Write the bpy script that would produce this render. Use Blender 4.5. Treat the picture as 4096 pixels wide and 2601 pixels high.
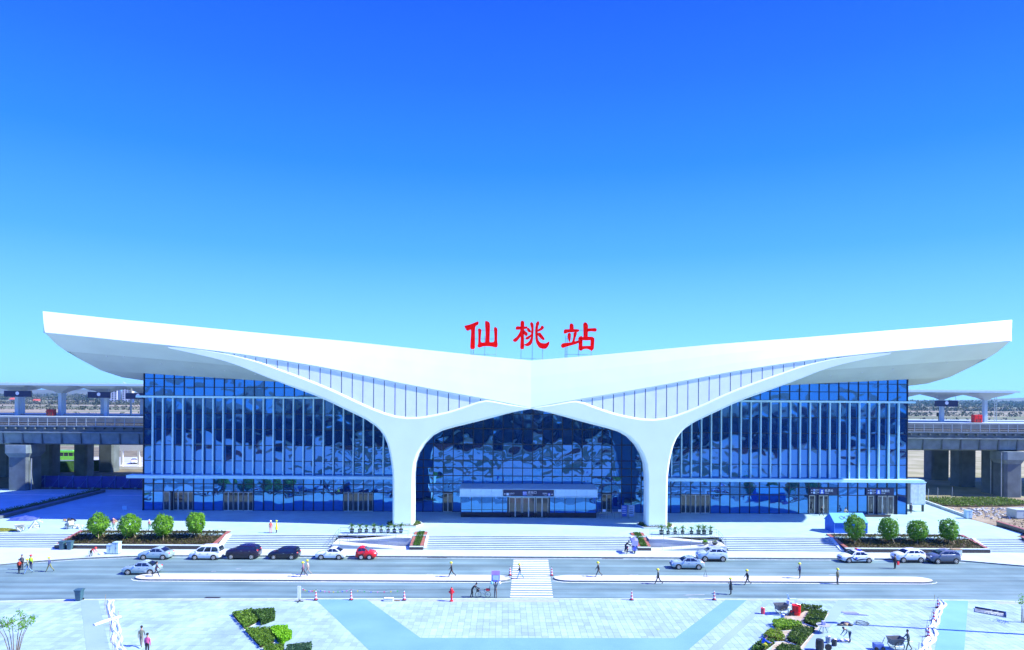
import bpy, bmesh, math, random
from math import sin, cos, pi, radians, sqrt, atan2, exp
from mathutils import Vector, Matrix
from mathutils.geometry import tessellate_polygon
import numpy as np

random.seed(7)
for o in list(bpy.data.objects):
    bpy.data.objects.remove(o, do_unlink=True)
scene = bpy.context.scene
COL = scene.collection

# ------------------------------------------------------------------ camera
YAW, ROLL = 0.0111, 0.0076
fw = Vector((sin(YAW), cos(YAW), 0)); rt = Vector((cos(YAW), -sin(YAW), 0)); up = Vector((0, 0, 1))
r2 = rt * cos(ROLL) + up * sin(ROLL); u2 = -rt * sin(ROLL) + up * cos(ROLL)
cd = bpy.data.cameras.new('camera'); cam = bpy.data.objects.new('camera', cd); COL.objects.link(cam)
cam.matrix_world = Matrix(((r2.x, u2.x, -fw.x, -4.14), (r2.y, u2.y, -fw.y, 0.0), (r2.z, u2.z, -fw.z, 22.0), (0, 0, 0, 1)))
cd.sensor_fit = 'HORIZONTAL'; cd.sensor_width = 36.0; cd.lens = 36.0 * 2700 / 4096
cd.shift_y = 277.2 / 4096; cd.clip_start = 0.5; cd.clip_end = 12000
scene.camera = cam

# ------------------------------------------------------------------ sky, sun, exposure
SUN_AZ = radians(10.0)      # from +X towards the camera
SUN_EL = radians(44.0)
w = bpy.data.worlds.new('World'); scene.world = w; w.use_nodes = True
nt = w.node_tree; nt.nodes.clear()
out = nt.nodes.new('ShaderNodeOutputWorld'); bg = nt.nodes.new('ShaderNodeBackground')
sky = nt.nodes.new('ShaderNodeTexSky'); sky.sky_type = 'NISHITA'; sky.sun_disc = False
sky.sun_elevation = SUN_EL; sky.sun_rotation = radians(90) + SUN_AZ
sky.air_density = 1.0; sky.dust_density = 0.3; sky.ozone_density = 3.0
tc = nt.nodes.new('ShaderNodeTexCoord'); sep = nt.nodes.new('ShaderNodeSeparateXYZ')
nt.links.new(tc.outputs['Generated'], sep.inputs[0])
ramp = nt.nodes.new('ShaderNodeValToRGB')
el = ramp.color_ramp.elements
stops = [(0.0, (.46, .93, 1.0)), (.07, (.33, .84, 1.0)), (.2, (.115, .50, 1.0)), (.315, (.042, .31, 1.0)), (.42, (.028, .205, 1.0)), (.51, (.02, .145, 1.0)), (1.0, (.016, .12, 1.0))]
el[0].position = 0; el[0].color = (*stops[0][1], 1); el[1].position = 1; el[1].color = (*stops[-1][1], 1)
for p, c in stops[1:-1]:
    e = el.new(p); e.color = (*c, 1)
nt.links.new(sep.outputs['Z'], ramp.inputs[0])
sc = nt.nodes.new('ShaderNodeVectorMath'); sc.operation = 'MULTIPLY'; sc.inputs[1].default_value = (.46, .51, .92)
nt.links.new(ramp.outputs[0], sc.inputs[0])
mx = nt.nodes.new('ShaderNodeVectorMath'); mx.operation = 'MULTIPLY_ADD'; mx.inputs[1].default_value = (.001, .001, .001)
nt.links.new(sky.outputs[0], mx.inputs[0]); nt.links.new(sc.outputs[0], mx.inputs[2])
nt.links.new(mx.outputs[0], bg.inputs[0]); bg.inputs[1].default_value = 1.0
nt.links.new(bg.outputs[0], out.inputs[0])
sd = bpy.data.lights.new('sun', 'SUN'); sun = bpy.data.objects.new('sun', sd); COL.objects.link(sun)
sd.energy = 5.0; sd.angle = radians(.5); sd.color = (1.0, 1.0, .90)
sdir = Vector((cos(SUN_EL) * cos(SUN_AZ), -cos(SUN_EL) * sin(SUN_AZ), sin(SUN_EL)))
sun.rotation_euler = sdir.to_track_quat('Z', 'Y').to_euler(); sun.location = sdir * 200
vs = scene.view_settings; vs.view_transform = 'Standard'; vs.look = 'None'; vs.gamma = 1; vs.exposure = 0.92
try: vs.use_curve_mapping = False
except Exception: pass
scene.render.resolution_x = 1024; scene.render.resolution_y = 650

# ------------------------------------------------------------------ materials
MATS = {}
def M(name, col, rough=.6, var=.12, scale=2.0, metal=0.0, bump=0.0, bscale=30.0, spec=.5, coat=0.0, col2=None, detail=4.0, emit=None):
    if name in MATS: return MATS[name]
    m = bpy.data.materials.new(name); m.use_nodes = True; n = m.node_tree; b = n.nodes['Principled BSDF']
    b.inputs['Roughness'].default_value = rough; b.inputs['Metallic'].default_value = metal
    b.inputs['Specular IOR Level'].default_value = spec; b.inputs['Coat Weight'].default_value = coat
    t = n.nodes.new('ShaderNodeTexCoord')
    nz = n.nodes.new('ShaderNodeTexNoise'); nz.inputs['Scale'].default_value = scale; nz.inputs['Detail'].default_value = detail
    n.links.new(t.outputs['Object'], nz.inputs['Vector'])
    rp = n.nodes.new('ShaderNodeValToRGB'); e = rp.color_ramp.elements
    c2 = col2 if col2 else tuple(min(1, c * (1 + var)) for c in col); c1 = col if col2 else tuple(c * (1 - var) for c in col)
    e[0].position = .35; e[0].color = (*c1, 1); e[1].position = .65; e[1].color = (*c2, 1)
    n.links.new(nz.outputs['Fac'], rp.inputs[0]); n.links.new(rp.outputs[0], b.inputs['Base Color'])
    if bump:
        n2 = n.nodes.new('ShaderNodeTexNoise'); n2.inputs['Scale'].default_value = bscale; n2.inputs['Detail'].default_value = 3
        n.links.new(t.outputs['Object'], n2.inputs['Vector'])
        bp = n.nodes.new('ShaderNodeBump'); bp.inputs['Strength'].default_value = bump; bp.inputs['Distance'].default_value = .05
        n.links.new(n2.outputs['Fac'], bp.inputs['Height']); n.links.new(bp.outputs[0], b.inputs['Normal'])
    if emit:
        b.inputs['Emission Color'].default_value = (*emit[0], 1); b.inputs['Emission Strength'].default_value = emit[1]
    MATS[name] = m; return m

def nodes_of(m): return m.node_tree.nodes, m.node_tree.links

def foliage(name, dark, light, scale=2.5):
    m = M(name, dark, .55, scale=scale, col2=light, spec=.3); nn, ln = nodes_of(m); b = nn['Principled BSDF']
    b.inputs['Subsurface Weight'].default_value = 0
    tr = nn.new('ShaderNodeBsdfTranslucent'); mix = nn.new('ShaderNodeMixShader'); mix.inputs[0].default_value = .3
    tr.inputs[0].default_value = (light[0] * 1.1, light[1] * 1.2, light[2] * .8, 1)
    ln.new(b.outputs[0], mix.inputs[1]); ln.new(tr.outputs[0], mix.inputs[2]); ln.new(mix.outputs[0], nn['Material Output'].inputs[0])
    return m

def tile_mat(name, base, sx, sy, vlo=.8, vhi=1.12, rough=.55, stain=.15, rot=0.0):
    """stone slabs: one tint for each slab cell plus soft stains"""
    m = bpy.data.materials.new(name); m.use_nodes = True; nn, ln = nodes_of(m); b = nn['Principled BSDF']; b.inputs['Roughness'].default_value = rough
    g = nn.new('ShaderNodeNewGeometry'); mp = nn.new('ShaderNodeMapping'); mp.inputs['Rotation'].default_value = (0, 0, rot)
    mp.inputs['Scale'].default_value = (1 / sx, 1 / sy, 0); ln.new(g.outputs['Position'], mp.inputs[0])
    fl = nn.new('ShaderNodeVectorMath'); fl.operation = 'FLOOR'; ln.new(mp.outputs[0], fl.inputs[0])
    wn = nn.new('ShaderNodeTexWhiteNoise'); ln.new(fl.outputs[0], wn.inputs['Vector'])
    mr = nn.new('ShaderNodeMapRange'); mr.inputs['To Min'].default_value = vlo; mr.inputs['To Max'].default_value = vhi; ln.new(wn.outputs['Value'], mr.inputs[0])
    nz = nn.new('ShaderNodeTexNoise'); nz.inputs['Scale'].default_value = .16; nz.inputs['Detail'].default_value = 6; ln.new(g.outputs['Position'], nz.inputs['Vector'])
    m2 = nn.new('ShaderNodeMapRange'); m2.inputs[1].default_value = .3; m2.inputs[2].default_value = .7; m2.inputs['To Min'].default_value = 1 - stain; m2.inputs['To Max'].default_value = 1 + stain; ln.new(nz.outputs['Fac'], m2.inputs[0])
    mu = nn.new('ShaderNodeMath'); mu.operation = 'MULTIPLY'; ln.new(mr.outputs[0], mu.inputs[0]); ln.new(m2.outputs[0], mu.inputs[1])
    vm = nn.new('ShaderNodeVectorMath'); vm.operation = 'SCALE'; vm.inputs[0].default_value = base; ln.new(mu.outputs[0], vm.inputs['Scale'])
    ln.new(vm.outputs[0], b.inputs['Base Color'])
    MATS[name] = m; return m

def paint(name, col, metal=0.0, rough=.25):
    return M(name, col, rough, var=.03, metal=metal, coat=.6)

white = M('white_cladding', (.76, .88, .82), .45, var=.025, scale=.25)
white_beam = M('white_render', (.82, .94, .87), .5, var=.02, scale=.3)
asphalt = M('asphalt', (.105, .18, .185), .8, scale=.22, col2=(.145, .23, .23), bump=.25, bscale=18, detail=8)
nn, ln = asphalt.node_tree.nodes, asphalt.node_tree.links   # lengthwise wear: tyre tracks and dust streaks
_b = nn['Principled BSDF']; _g = nn.new('ShaderNodeNewGeometry'); _m = nn.new('ShaderNodeMapping'); _m.inputs['Scale'].default_value = (.035, .9, 1); ln.new(_g.outputs['Position'], _m.inputs[0])
_n = nn.new('ShaderNodeTexNoise'); _n.inputs['Scale'].default_value = 1.0; _n.inputs['Detail'].default_value = 7; ln.new(_m.outputs[0], _n.inputs['Vector'])
_r = nn.new('ShaderNodeMapRange'); _r.inputs[1].default_value = .3; _r.inputs[2].default_value = .7; _r.inputs[3].default_value = .72; _r.inputs[4].default_value = 1.4; ln.new(_n.outputs['Fac'], _r.inputs[0])
_v = nn.new('ShaderNodeVectorMath'); _v.operation = 'SCALE'; _src = _b.inputs['Base Color'].links[0].from_socket; ln.new(_src, _v.inputs[0]); ln.new(_r.outputs[0], _v.inputs['Scale']); ln.new(_v.outputs[0], _b.inputs['Base Color'])
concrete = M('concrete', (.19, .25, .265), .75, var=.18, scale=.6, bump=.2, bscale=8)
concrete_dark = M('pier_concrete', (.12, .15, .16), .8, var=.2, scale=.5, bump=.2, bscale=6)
stone_lt = M('pale_granite', (.54, .64, .61), .55, var=.07, scale=.35, detail=8)
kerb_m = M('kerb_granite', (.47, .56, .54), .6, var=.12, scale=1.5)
kerb_shade_face = M('kerb_shade_face', (.13, .15, .16), .6, var=.25, scale=2)  # kerb fronts darkened in the colour to read as unlit
red_granite = M('red_granite', (.33, .115, .085), .45, var=.2, scale=5)
dark_granite = M('dark_granite', (.055, .04, .04), .35, var=.3, scale=6)
soil = M('soil', (.045, .03, .02), .95, scale=3, col2=(.11, .075, .045), bump=.6, bscale=6)
black = M('black_metal', (.012, .014, .02), .4, var=.2)
mull = M('mullion_black', (.010, .014, .03), .35, var=.2)
alu = M('brushed_steel', (.62, .62, .52), .4, metal=.1, var=.05)
fin_m = M('pale_aluminium', (.52, .82, .90), .45, var=.04)
wpaint = M('road_paint', (.78, .79, .78), .6, var=.1, scale=4)
rubber = M('rubber', (.012, .012, .013), .7, var=.2)
carglass = M('car_glass', (.012, .02, .03), .04, var=.05, spec=.9, coat=.5)
lightred = M('lamp_red', (.65, .015, .02), .2, var=.05, coat=.6)
lightclear = M('lamp_clear', (.75, .8, .82), .12, var=.05, coat=.8)
chrome = M('chrome', (.7, .72, .74), .15, metal=1, var=.03)
dgrey = M('dark_plastic', (.03, .032, .035), .5, var=.2)
red_letter = M('red_letter', (.98, .001, .001), .9, var=.02, spec=.05)
steel_grey = M('grey_steel', (.30, .36, .40), .45, metal=.3, var=.08)
navy = M('navy_board', (.010, .018, .075), .35, var=.15)
sky_blue_board = M('pale_blue_board', (.50, .68, .78), .4, var=.04)
white_print = M('white_print', (.85, .87, .9), .5, var=.02)
blue_print = M('blue_print', (.03, .10, .55), .5, var=.02)
wood = M('wood', (.36, .24, .12), .7, var=.25, scale=6)
galv = M('galvanised', (.42, .46, .48), .4, metal=.6, var=.12)
leaf_tree = foliage('tree_leaf', (.06, .17, .010), (.20, .46, .025))
leaf_dark = foliage('dark_leaf', (.03, .075, .014), (.09, .20, .03), 3)
leaf_lime = foliage('lime_leaf', (.12, .38, .004), (.26, .55, .01), 5)
leaf_bed = foliage('bed_leaf', (.04, .075, .012), (.13, .22, .035), 3)
bark = M('bark', (.16, .12, .08), .85, var=.3, scale=9, bump=.4)

# facade glass: dark body, coated mirror-like outside, slightly wavy
glass = bpy.data.materials.new('facade_glass'); glass.use_nodes = True
nn, ln = nodes_of(glass); b = nn['Principled BSDF']; b.inputs['Base Color'].default_value = (.004, .04, .20, 1); b.inputs['Roughness'].default_value = .03
gl = nn.new('ShaderNodeBsdfGlossy'); gl.inputs['Color'].default_value = (.09, .38, .88, 1); gl.inputs['Roughness'].default_value = .015
mixg = nn.new('ShaderNodeMixShader'); mixg.inputs[0].default_value = .5
g = nn.new('ShaderNodeNewGeometry'); nz = nn.new('ShaderNodeTexNoise'); nz.inputs['Scale'].default_value = .36; nz.inputs['Detail'].default_value = .6; nz.inputs['Distortion'].default_value = .6
ln.new(g.outputs['Position'], nz.inputs['Vector'])
bp = nn.new('ShaderNodeBump'); bp.inputs['Strength'].default_value = .30; bp.inputs['Distance'].default_value = .17
ln.new(nz.outputs['Fac'], bp.inputs['Height']); ln.new(bp.outputs[0], gl.inputs['Normal'])
ln.new(b.outputs[0], mixg.inputs[1]); ln.new(gl.outputs[0], mixg.inputs[2]); ln.new(mixg.outputs[0], nn['Material Output'].inputs[0])
MATS['facade_glass'] = glass

# ------------------------------------------------------------------ mesh helpers
class MB:
    def __init__(s): s.v = []; s.f = []
    def add(s, V, F):
        k = len(s.v); s.v += [tuple(p) for p in V]; s.f += [tuple(i + k for i in q) for q in F]; return s
    def box(s, x0, x1, y0, y1, z0, z1):
        V = [(x, y, z) for z in (z0, z1) for x, y in ((x0, y0), (x1, y0), (x1, y1), (x0, y1))]
        return s.add(V, [(3, 2, 1, 0), (4, 5, 6, 7), (0, 1, 5, 4), (1, 2, 6, 5), (2, 3, 7, 6), (3, 0, 4, 7)])
    def obox(s, c, size, rz=0.0, rx=0.0, ry=0.0):
        R = Matrix.Rotation(rz, 3, 'Z') @ Matrix.Rotation(ry, 3, 'Y') @ Matrix.Rotation(rx, 3, 'X'); a, b_, c_ = (q / 2 for q in size)
        V = [Vector(c) + R @ Vector((x, y, z)) for z in (-c_, c_) for x, y in ((-a, -b_), (a, -b_), (a, b_), (-a, b_))]
        return s.add(V, [(3, 2, 1, 0), (4, 5, 6, 7), (0, 1, 5, 4), (1, 2, 6, 5), (2, 3, 7, 6), (3, 0, 4, 7)])
    def quad(s, a, b_, c, d): return s.add([a, b_, c, d], [(0, 1, 2, 3)])
    def tri(s, a, b_, c): return s.add([a, b_, c], [(0, 1, 2)])
    def prism(s, poly, axis, a, b_):
        n = len(poly)
        ar = sum(poly[i][0] * poly[(i + 1) % n][1] - poly[(i + 1) % n][0] * poly[i][1] for i in range(n))
        if ar < 0: poly = poly[::-1]
        if axis == 'z':
            V = [(x, y, a) for x, y in poly] + [(x, y, b_) for x, y in poly]
        elif axis == 'y':
            V = [(x, a, z) for x, z in poly] + [(x, b_, z) for x, z in poly]
        else:
            V = [(a, y, z) for y, z in poly] + [(b_, y, z) for y, z in poly]
        lo = tuple(range(n)); hi = tuple(range(n, 2 * n))
        F = [lo[::-1], hi] + [(i, (i + 1) % n, n + (i + 1) % n, n + i) for i in range(n)]
        if axis == 'y': F = [q[::-1] for q in F]
        return s.add(V, F)
    def sheet(s, poly, z): return s.add([(x, y, z) for x, y in poly], [tuple(range(len(poly)))])
    def grid(s, rows, closed=False):
        m = len(rows[0]); V = [p for r in rows for p in r]; F = []
        for i in range(len(rows) - 1):
            for j in range(m if closed else m - 1):
                F.append((i * m + j, i * m + (j + 1) % m, (i + 1) * m + (j + 1) % m, (i + 1) * m + j))
        return s.add(V, F)
    def tube(s, pts, r, n=6, cap=True):
        pts = [Vector(p) for p in pts]; rows = []
        for i, p in enumerate(pts):
            d = (pts[min(i + 1, len(pts) - 1)] - pts[max(i - 1, 0)])
            d = d.normalized() if d.length > 1e-9 else Vector((0, 0, 1))
            a = d.cross(Vector((0, 0, 1)) if abs(d.z) < .95 else Vector((1, 0, 0))).normalized(); c = d.cross(a)
            rr = r[i] if isinstance(r, (list, tuple)) else r
            rows.append([p + (a * cos(2 * pi * k / n) + c * sin(2 * pi * k / n)) * rr for k in range(n)])
        k0 = len(s.v); s.grid(rows, True)
        if cap:
            s.f.append(tuple(range(k0, k0 + n))[::-1]); q = k0 + (len(pts) - 1) * n; s.f.append(tuple(range(q, q + n)))
        return s
    def lathe(s, prof, n=12, c=(0, 0, 0), axis='z'):
        rows = []
        for r, z in prof:
            ring = []
            for k in range(n):
                a = 2 * pi * k / n
                if axis == 'z': ring.append((c[0] + r * cos(a), c[1] + r * sin(a), c[2] + z))
                elif axis == 'y': ring.append((c[0] + r * cos(a), c[1] + z, c[2] + r * sin(a)))
                else: ring.append((c[0] + z, c[1] + r * cos(a), c[2] + r * sin(a)))
            rows.append(ring)
        k0 = len(s.v); s.grid(rows, True)
        s.f.append(tuple(range(k0, k0 + n))[::-1]); q = k0 + (len(prof) - 1) * n; s.f.append(tuple(range(q, q + n)))
        return s
    def ball(s, c, r, n=10, m=6):
        prof = [(max(1e-3, sin(pi * i / m)), -cos(pi * i / m)) for i in range(m + 1)]
        rx, ry, rz = r if isinstance(r, (list, tuple)) else (r, r, r)
        t = MB().lathe(prof, n); return s.add([(c[0] + x * rx, c[1] + y * ry, c[2] + z * rz) for x, y, z in t.v], t.f)
    def mesh(s, name, mat, smooth=False):
        me = bpy.data.meshes.new(name); me.from_pydata(s.v, [], s.f)
        if mat: me.materials.append(mat)
        if smooth: me.polygons.foreach_set('use_smooth', [True] * len(me.polygons))
        me.update(); return me
    def build(s, name, mat, parent=None, world=True, smooth=False, bevel=0.0, kind=None, loc=None):
        if parent is not None and world:
            p = parent; off = Vector((0, 0, 0))
            while p is not None: off += p.location; p = p.parent
            s.v = [(x - off.x, y - off.y, z - off.z) for x, y, z in s.v]
        o = bpy.data.objects.new(name, s.mesh(name, mat, smooth)); COL.objects.link(o)
        if parent is not None: o.parent = parent
        if loc is not None: o.location = loc
        if bevel:
            md = o.modifiers.new('bevel', 'BEVEL'); md.width = bevel; md.segments = 2; md.limit_method = 'ANGLE'; md.angle_limit = radians(40)
        if kind: o['kind'] = kind
        return o

def link(name, me, parent=None, loc=(0, 0, 0), rot=(0, 0, 0)):
    o = bpy.data.objects.new(name, me); COL.objects.link(o); o.location = loc; o.rotation_euler = rot
    if parent is not None: o.parent = parent
    return o
def tag(o, label, cat, group=None):
    o['label'] = label; o['category'] = cat
    if group: o['group'] = group
    return o
def T(name, label, cat, loc=(0, 0, 0), group=None, rz=0.0):
    o = bpy.data.objects.new(name, None); COL.objects.link(o); o.location = loc; o.rotation_euler = (0, 0, rz); o.empty_display_size = .2
    return tag(o, label, cat, group)
def struct(o): o['kind'] = 'structure'; return o
def copy_tree(o, parent=None):
    c = o.copy(); COL.objects.link(c); c.parent = parent
    for ch in list(o.children): copy_tree(ch, c)
    return c
def lerp(a, b_, t): return a + (b_ - a) * t
def interp(pts, x):
    if x <= pts[0][0]: return pts[0][1]
    for (a, u), (b_, v) in zip(pts, pts[1:]):
        if x <= b_: return u + (v - u) * (x - a) / (b_ - a)
    return pts[-1][1]
def inpoly(x, y, P):
    r = False; j = len(P) - 1
    for i in range(len(P)):
        if (P[i][1] > y) != (P[j][1] > y) and x < (P[j][0] - P[i][0]) * (y - P[i][1]) / (P[j][1] - P[i][1]) + P[i][0]: r = not r
        j = i
    return r
def scatter(P, n):
    xs = [p[0] for p in P]; ys = [p[1] for p in P]; R_ = []
    while len(R_) < n:
        x = random.uniform(min(xs), max(xs)); y = random.uniform(min(ys), max(ys))
        if inpoly(x, y, P): R_.append((x, y))
    return R_
def rvec():
    while True:
        v = Vector((random.uniform(-1, 1), random.uniform(-1, 1), random.uniform(-1, 1)))
        if .05 < v.length < 1: return v.normalized()
def leaf(mb, p, n, s, asp=.55):
    p = Vector(p); a = n.cross(rvec())
    if a.length < 1e-3: return
    a.normalize(); b_ = n.cross(a)
    mb.add([p - a * s, p - b_ * s * asp, p + a * s, p + b_ * s * asp], [(0, 1, 2, 3)])
def catmull(P, step=.8):
    R_ = []; n = len(P)
    for i in range(n - 1):
        p0 = P[max(i - 1, 0)]; p1 = P[i]; p2 = P[i + 1]; p3 = P[min(i + 2, n - 1)]
        L = math.dist(p1, p2); k = max(1, int(L / step))
        for j in range(k):
            t = j / k
            R_.append(tuple(.5 * (2 * b1 + (c - a) * t + (2 * a - 5 * b1 + 4 * c - d) * t * t + (-a + 3 * b1 - 3 * c + d) * t ** 3) for a, b1, c, d in zip(p0, p1, p2, p3)))
    R_.append(tuple(P[-1])); return R_
def text(body, size, mat, parent, loc, name='lettering', align='LEFT', ext=.01):
    cu = bpy.data.curves.new('t', 'FONT'); cu.body = body; cu.size = size; cu.align_x = align; cu.extrude = ext
    o = bpy.data.objects.new('t', cu); COL.objects.link(o)
    bpy.context.view_layer.update()
    me = bpy.data.meshes.new_from_object(o.evaluated_get(bpy.context.evaluated_depsgraph_get()))
    bpy.data.objects.remove(o); me.materials.clear(); me.materials.append(mat)
    return link(name, me, parent, loc, (radians(90), 0, 0))
# ================================================================== THE SETTING
field = bpy.data.materials.new('field'); field.use_nodes = True
nn, ln = nodes_of(field); b = nn['Principled BSDF']; b.inputs['Roughness'].default_value = .95
g = nn.new('ShaderNodeNewGeometry'); mp = nn.new('ShaderNodeMapping'); mp.inputs['Scale'].default_value = (.006, .022, .01); ln.new(g.outputs['Position'], mp.inputs[0])
vz = nn.new('ShaderNodeTexVoronoi'); vz.inputs['Scale'].default_value = 1.0; ln.new(mp.outputs[0], vz.inputs['Vector'])
rp = nn.new('ShaderNodeValToRGB'); e = rp.color_ramp.elements
e[0].position = 0; e[0].color = (.10, .11, .045, 1); e[1].position = 1; e[1].color = (.24, .19, .11, 1)
q = e.new(.35); q.color = (.20, .16, .09, 1); q = e.new(.6); q.color = (.11, .15, .05, 1); q = e.new(.8); q.color = (.30, .26, .17, 1)
sp = nn.new('ShaderNodeSeparateColor'); ln.new(vz.outputs['Color'], sp.inputs[0]); ln.new(sp.outputs[0], rp.inputs[0])
nz = nn.new('ShaderNodeTexNoise'); nz.inputs['Scale'].default_value = .35; nz.inputs['Detail'].default_value = 8; ln.new(g.outputs['Position'], nz.inputs['Vector'])
mr = nn.new('ShaderNodeMapRange'); mr.inputs[1].default_value = .3; mr.inputs[2].default_value = .7; mr.inputs[3].default_value = .6; mr.inputs[4].default_value = 1.35; ln.new(nz.outputs['Fac'], mr.inputs[0])
vm = nn.new('ShaderNodeVectorMath'); vm.operation = 'SCALE'; ln.new(rp.outputs[0], vm.inputs[0]); ln.new(mr.outputs[0], vm.inputs['Scale']); ln.new(vm.outputs[0], b.inputs['Base Color'])

mb = MB(); prof = [(-4000, -.1), (98.40, -.1), (98.62, 1.2), (400, 1.2), (5000, 1.2)]
mb.grid([[(x, y, z) for x in (-5000, -130, 0, 130, 5000)] for y, z in prof])
struct(mb.build('ground', field))

REAR = [(-150, 72), (-80, 79), (-72, 82.8), (-67.4, 85.6), (-64, 87.4), (-59.3, 89.1), (-54, 90.2), (-48, 90.75), (-40, 90.9), (0, 90.95), (46.2, 90.94), (52, 90.7), (57.6, 90.0), (63.9, 87.4), (70, 84.6), (80, 81), (150, 74)]
FRONT = [(-150, 62), (-70, 69.0), (-56.4, 70.76), (-49, 71.46), (-41, 71.74), (-17.8, 72.16), (9, 72.45), (36, 72.74), (47, 72.53), (52, 72.07), (70, 70.4), (150, 62)]
struct(MB().sheet(FRONT + REAR[::-1], 0.0).build('road', asphalt))
# dusty tyre-worn patches and repaired strips lie in the asphalt colour; rear pavement
mb = MB().prism(REAR + [(150, 95.2), (-150, 95.2)], 'z', -.05, .146)
pav = struct(mb.build('pavement', M('pavement_slabs', (.48, .59, .57), .6, var=.06, scale=.3, detail=8)))
def strip(path, w0, w1, z0, z1):
    """a kerb: ribbon offset from a path along +Y"""
    m = MB(); rows = []
    for x, y in path: rows.append([(x, y + w0, z0), (x, y + w0, z1), (x, y + w1, z1), (x, y + w1, z0)])
    m.grid(rows, True); return m
k = strip(REAR, -.02, .28, -.03, .155).build('kerb', kerb_m); struct(k)

struct(strip(REAR[1:-1], -.06, -.02, -.03, .15).build('kerb_shade_strip', kerb_shade_face))  # dark ribbon standing in for the shade on the kerb front
for a_, b_ in ((REAR[4:9], -.62), (REAR[8:13], -.62)): struct(strip(a_, b_, b_ + .22, -.004, .006).build('edge_line', M('worn_edge_paint', (.42, .47, .47), .7, var=.25, scale=3)))
# front plaza: bed, slabs laid on it, darker smooth bands
plaza_m = tile_mat('plaza_slab', (.33, .47, .47), .6, .9, .84, 1.10, stain=.18)
grout = M('grout', (.33, .38, .41), .9, var=.08)
plaza = struct(MB().prism(FRONT + [(150, -38), (-150, -38)], 'z', -.05, .10).build('plaza', grout))
struct(strip(FRONT, -.34, .02, -.03, .135).build('kerb', kerb_m))
band_m = M('smooth_grey_paving', (.135, .30, .345), .75, scale=.25, col2=(.165, .345, .385), detail=8)
turq_m = M('turquoise_paving', (.14, .34, .38), .75, scale=.25, col2=(.18, .40, .43), detail=8)
pale_m = M('pale_blue_paving', (.23, .34, .38), .75, scale=.25, col2=(.27, .385, .42), detail=8)
BANDS = [([(-24.0, 71.75), (-15.5, 57.6), (-12.2, 52.0), (8.6, 52.0), (11.8, 57.86), (22.0, 72.1), (19.7, 72.1), (11.4, 60.7), (-11.5, 60.55), (-18.6, 71.8)], band_m),
         ([(24.2, 72.2), (24.9, 72.2), (14.5, 57.9), (11, 53), (10, 53), (13.5, 57.9)], pale_m),
         ([(32.0, 72.3), (33.4, 72.3), (22.6, 57.96), (19, 53.0), (17.9, 53.0), (21.4, 57.95)], pale_m),
         ([(43.4, 72.2), (46.0, 72.2), (35.9, 58.1), (32.6, 53.5), (30.1, 53.5), (33.3, 58.06)], turq_m),
         ([(-48.2, 70.9), (-46.4, 71.0), (-37.3, 57.4), (-34.4, 53.0), (-36.4, 53.0), (-39.3, 57.4)], pale_m)]
for P, m in BANDS: struct(MB().sheet(P, .127).build('paving_band', m))
slab = MB().box(-.29, .29, -.44, .44, -.02, .02).mesh('paving_slab', plaza_m)
cells = []
for j in range(58, 81):
    y = (j + .5) * .9
    for i in range(-150, 110):
        x = (i + .5) * .6
        if y + .5 < interp(FRONT, x) - .32: cells.append((x, y))
def covered(x, y): return any(inpoly(x, y, P) for P, _ in BANDS)
near = [c for c in cells if c[1] > 57.3 and not covered(*c) and -4.14 + (-.758 * c[1]) < c[0] < -4.14 + .78 * c[1]]
near.sort(key=lambda c: c[1]); near = set(near[:300]); mb = MB()
for c in cells:
    if c in near:
        o = link('paving_slab', slab, plaza, (c[0], c[1], .10 + random.uniform(-.003, .003)), (random.uniform(-.004, .004), random.uniform(-.004, .004), random.uniform(-.006, .006)))
    else:
        dz = random.uniform(-.003, .003); mb.box(c[0] - .29, c[0] + .29, c[1] - .44, c[1] + .44, .085, .12 + dz)
mb.build('paving_slab', plaza_m, plaza, kind='stuff')

# unseen lawns added behind the camera to vary the reflections in the glass front
added_lawn_m = M('added_lawn', (.03, .055, .02), .95, scale=.3, col2=(.07, .10, .035), detail=8)
for i, (x0_, x1_, y0_, y1_, sl) in enumerate(((-70, -34, 30, 46, 6), (-28, -8, 22, 40, -4), (2, 24, 26, 44, 5), (30, 66, 24, 47, -6), (-66, -20, 2, 16, 9), (-12, 14, -6, 12, 3), (22, 64, -2, 17, -8), (-70, -30, -32, -10, 4), (-22, 18, -34, -14, -5), (26, 70, -33, -12, 6))):
    struct(MB().sheet([(x0_, y0_), (x1_, y0_ + sl * .3), (x1_ - sl, y1_), (x0_ + sl, y1_ - sl * .2)], .14).build('added_lawn', added_lawn_m))
# upper forecourt
fore_m = tile_mat('forecourt_slab', (.38, .56, .56), 1.2, 1.2, .94, 1.06, stain=.08)
FORE = [(-150, 98.38), (72.4, 98.38), (72.4, 100.2), (75.0, 102.0), (75.2, 114.4), (79.2, 136.0), (79.2, 143), (-150, 143)]
struct(MB().prism(FORE, 'z', .9, 1.35).build('forecourt', fore_m))

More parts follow.
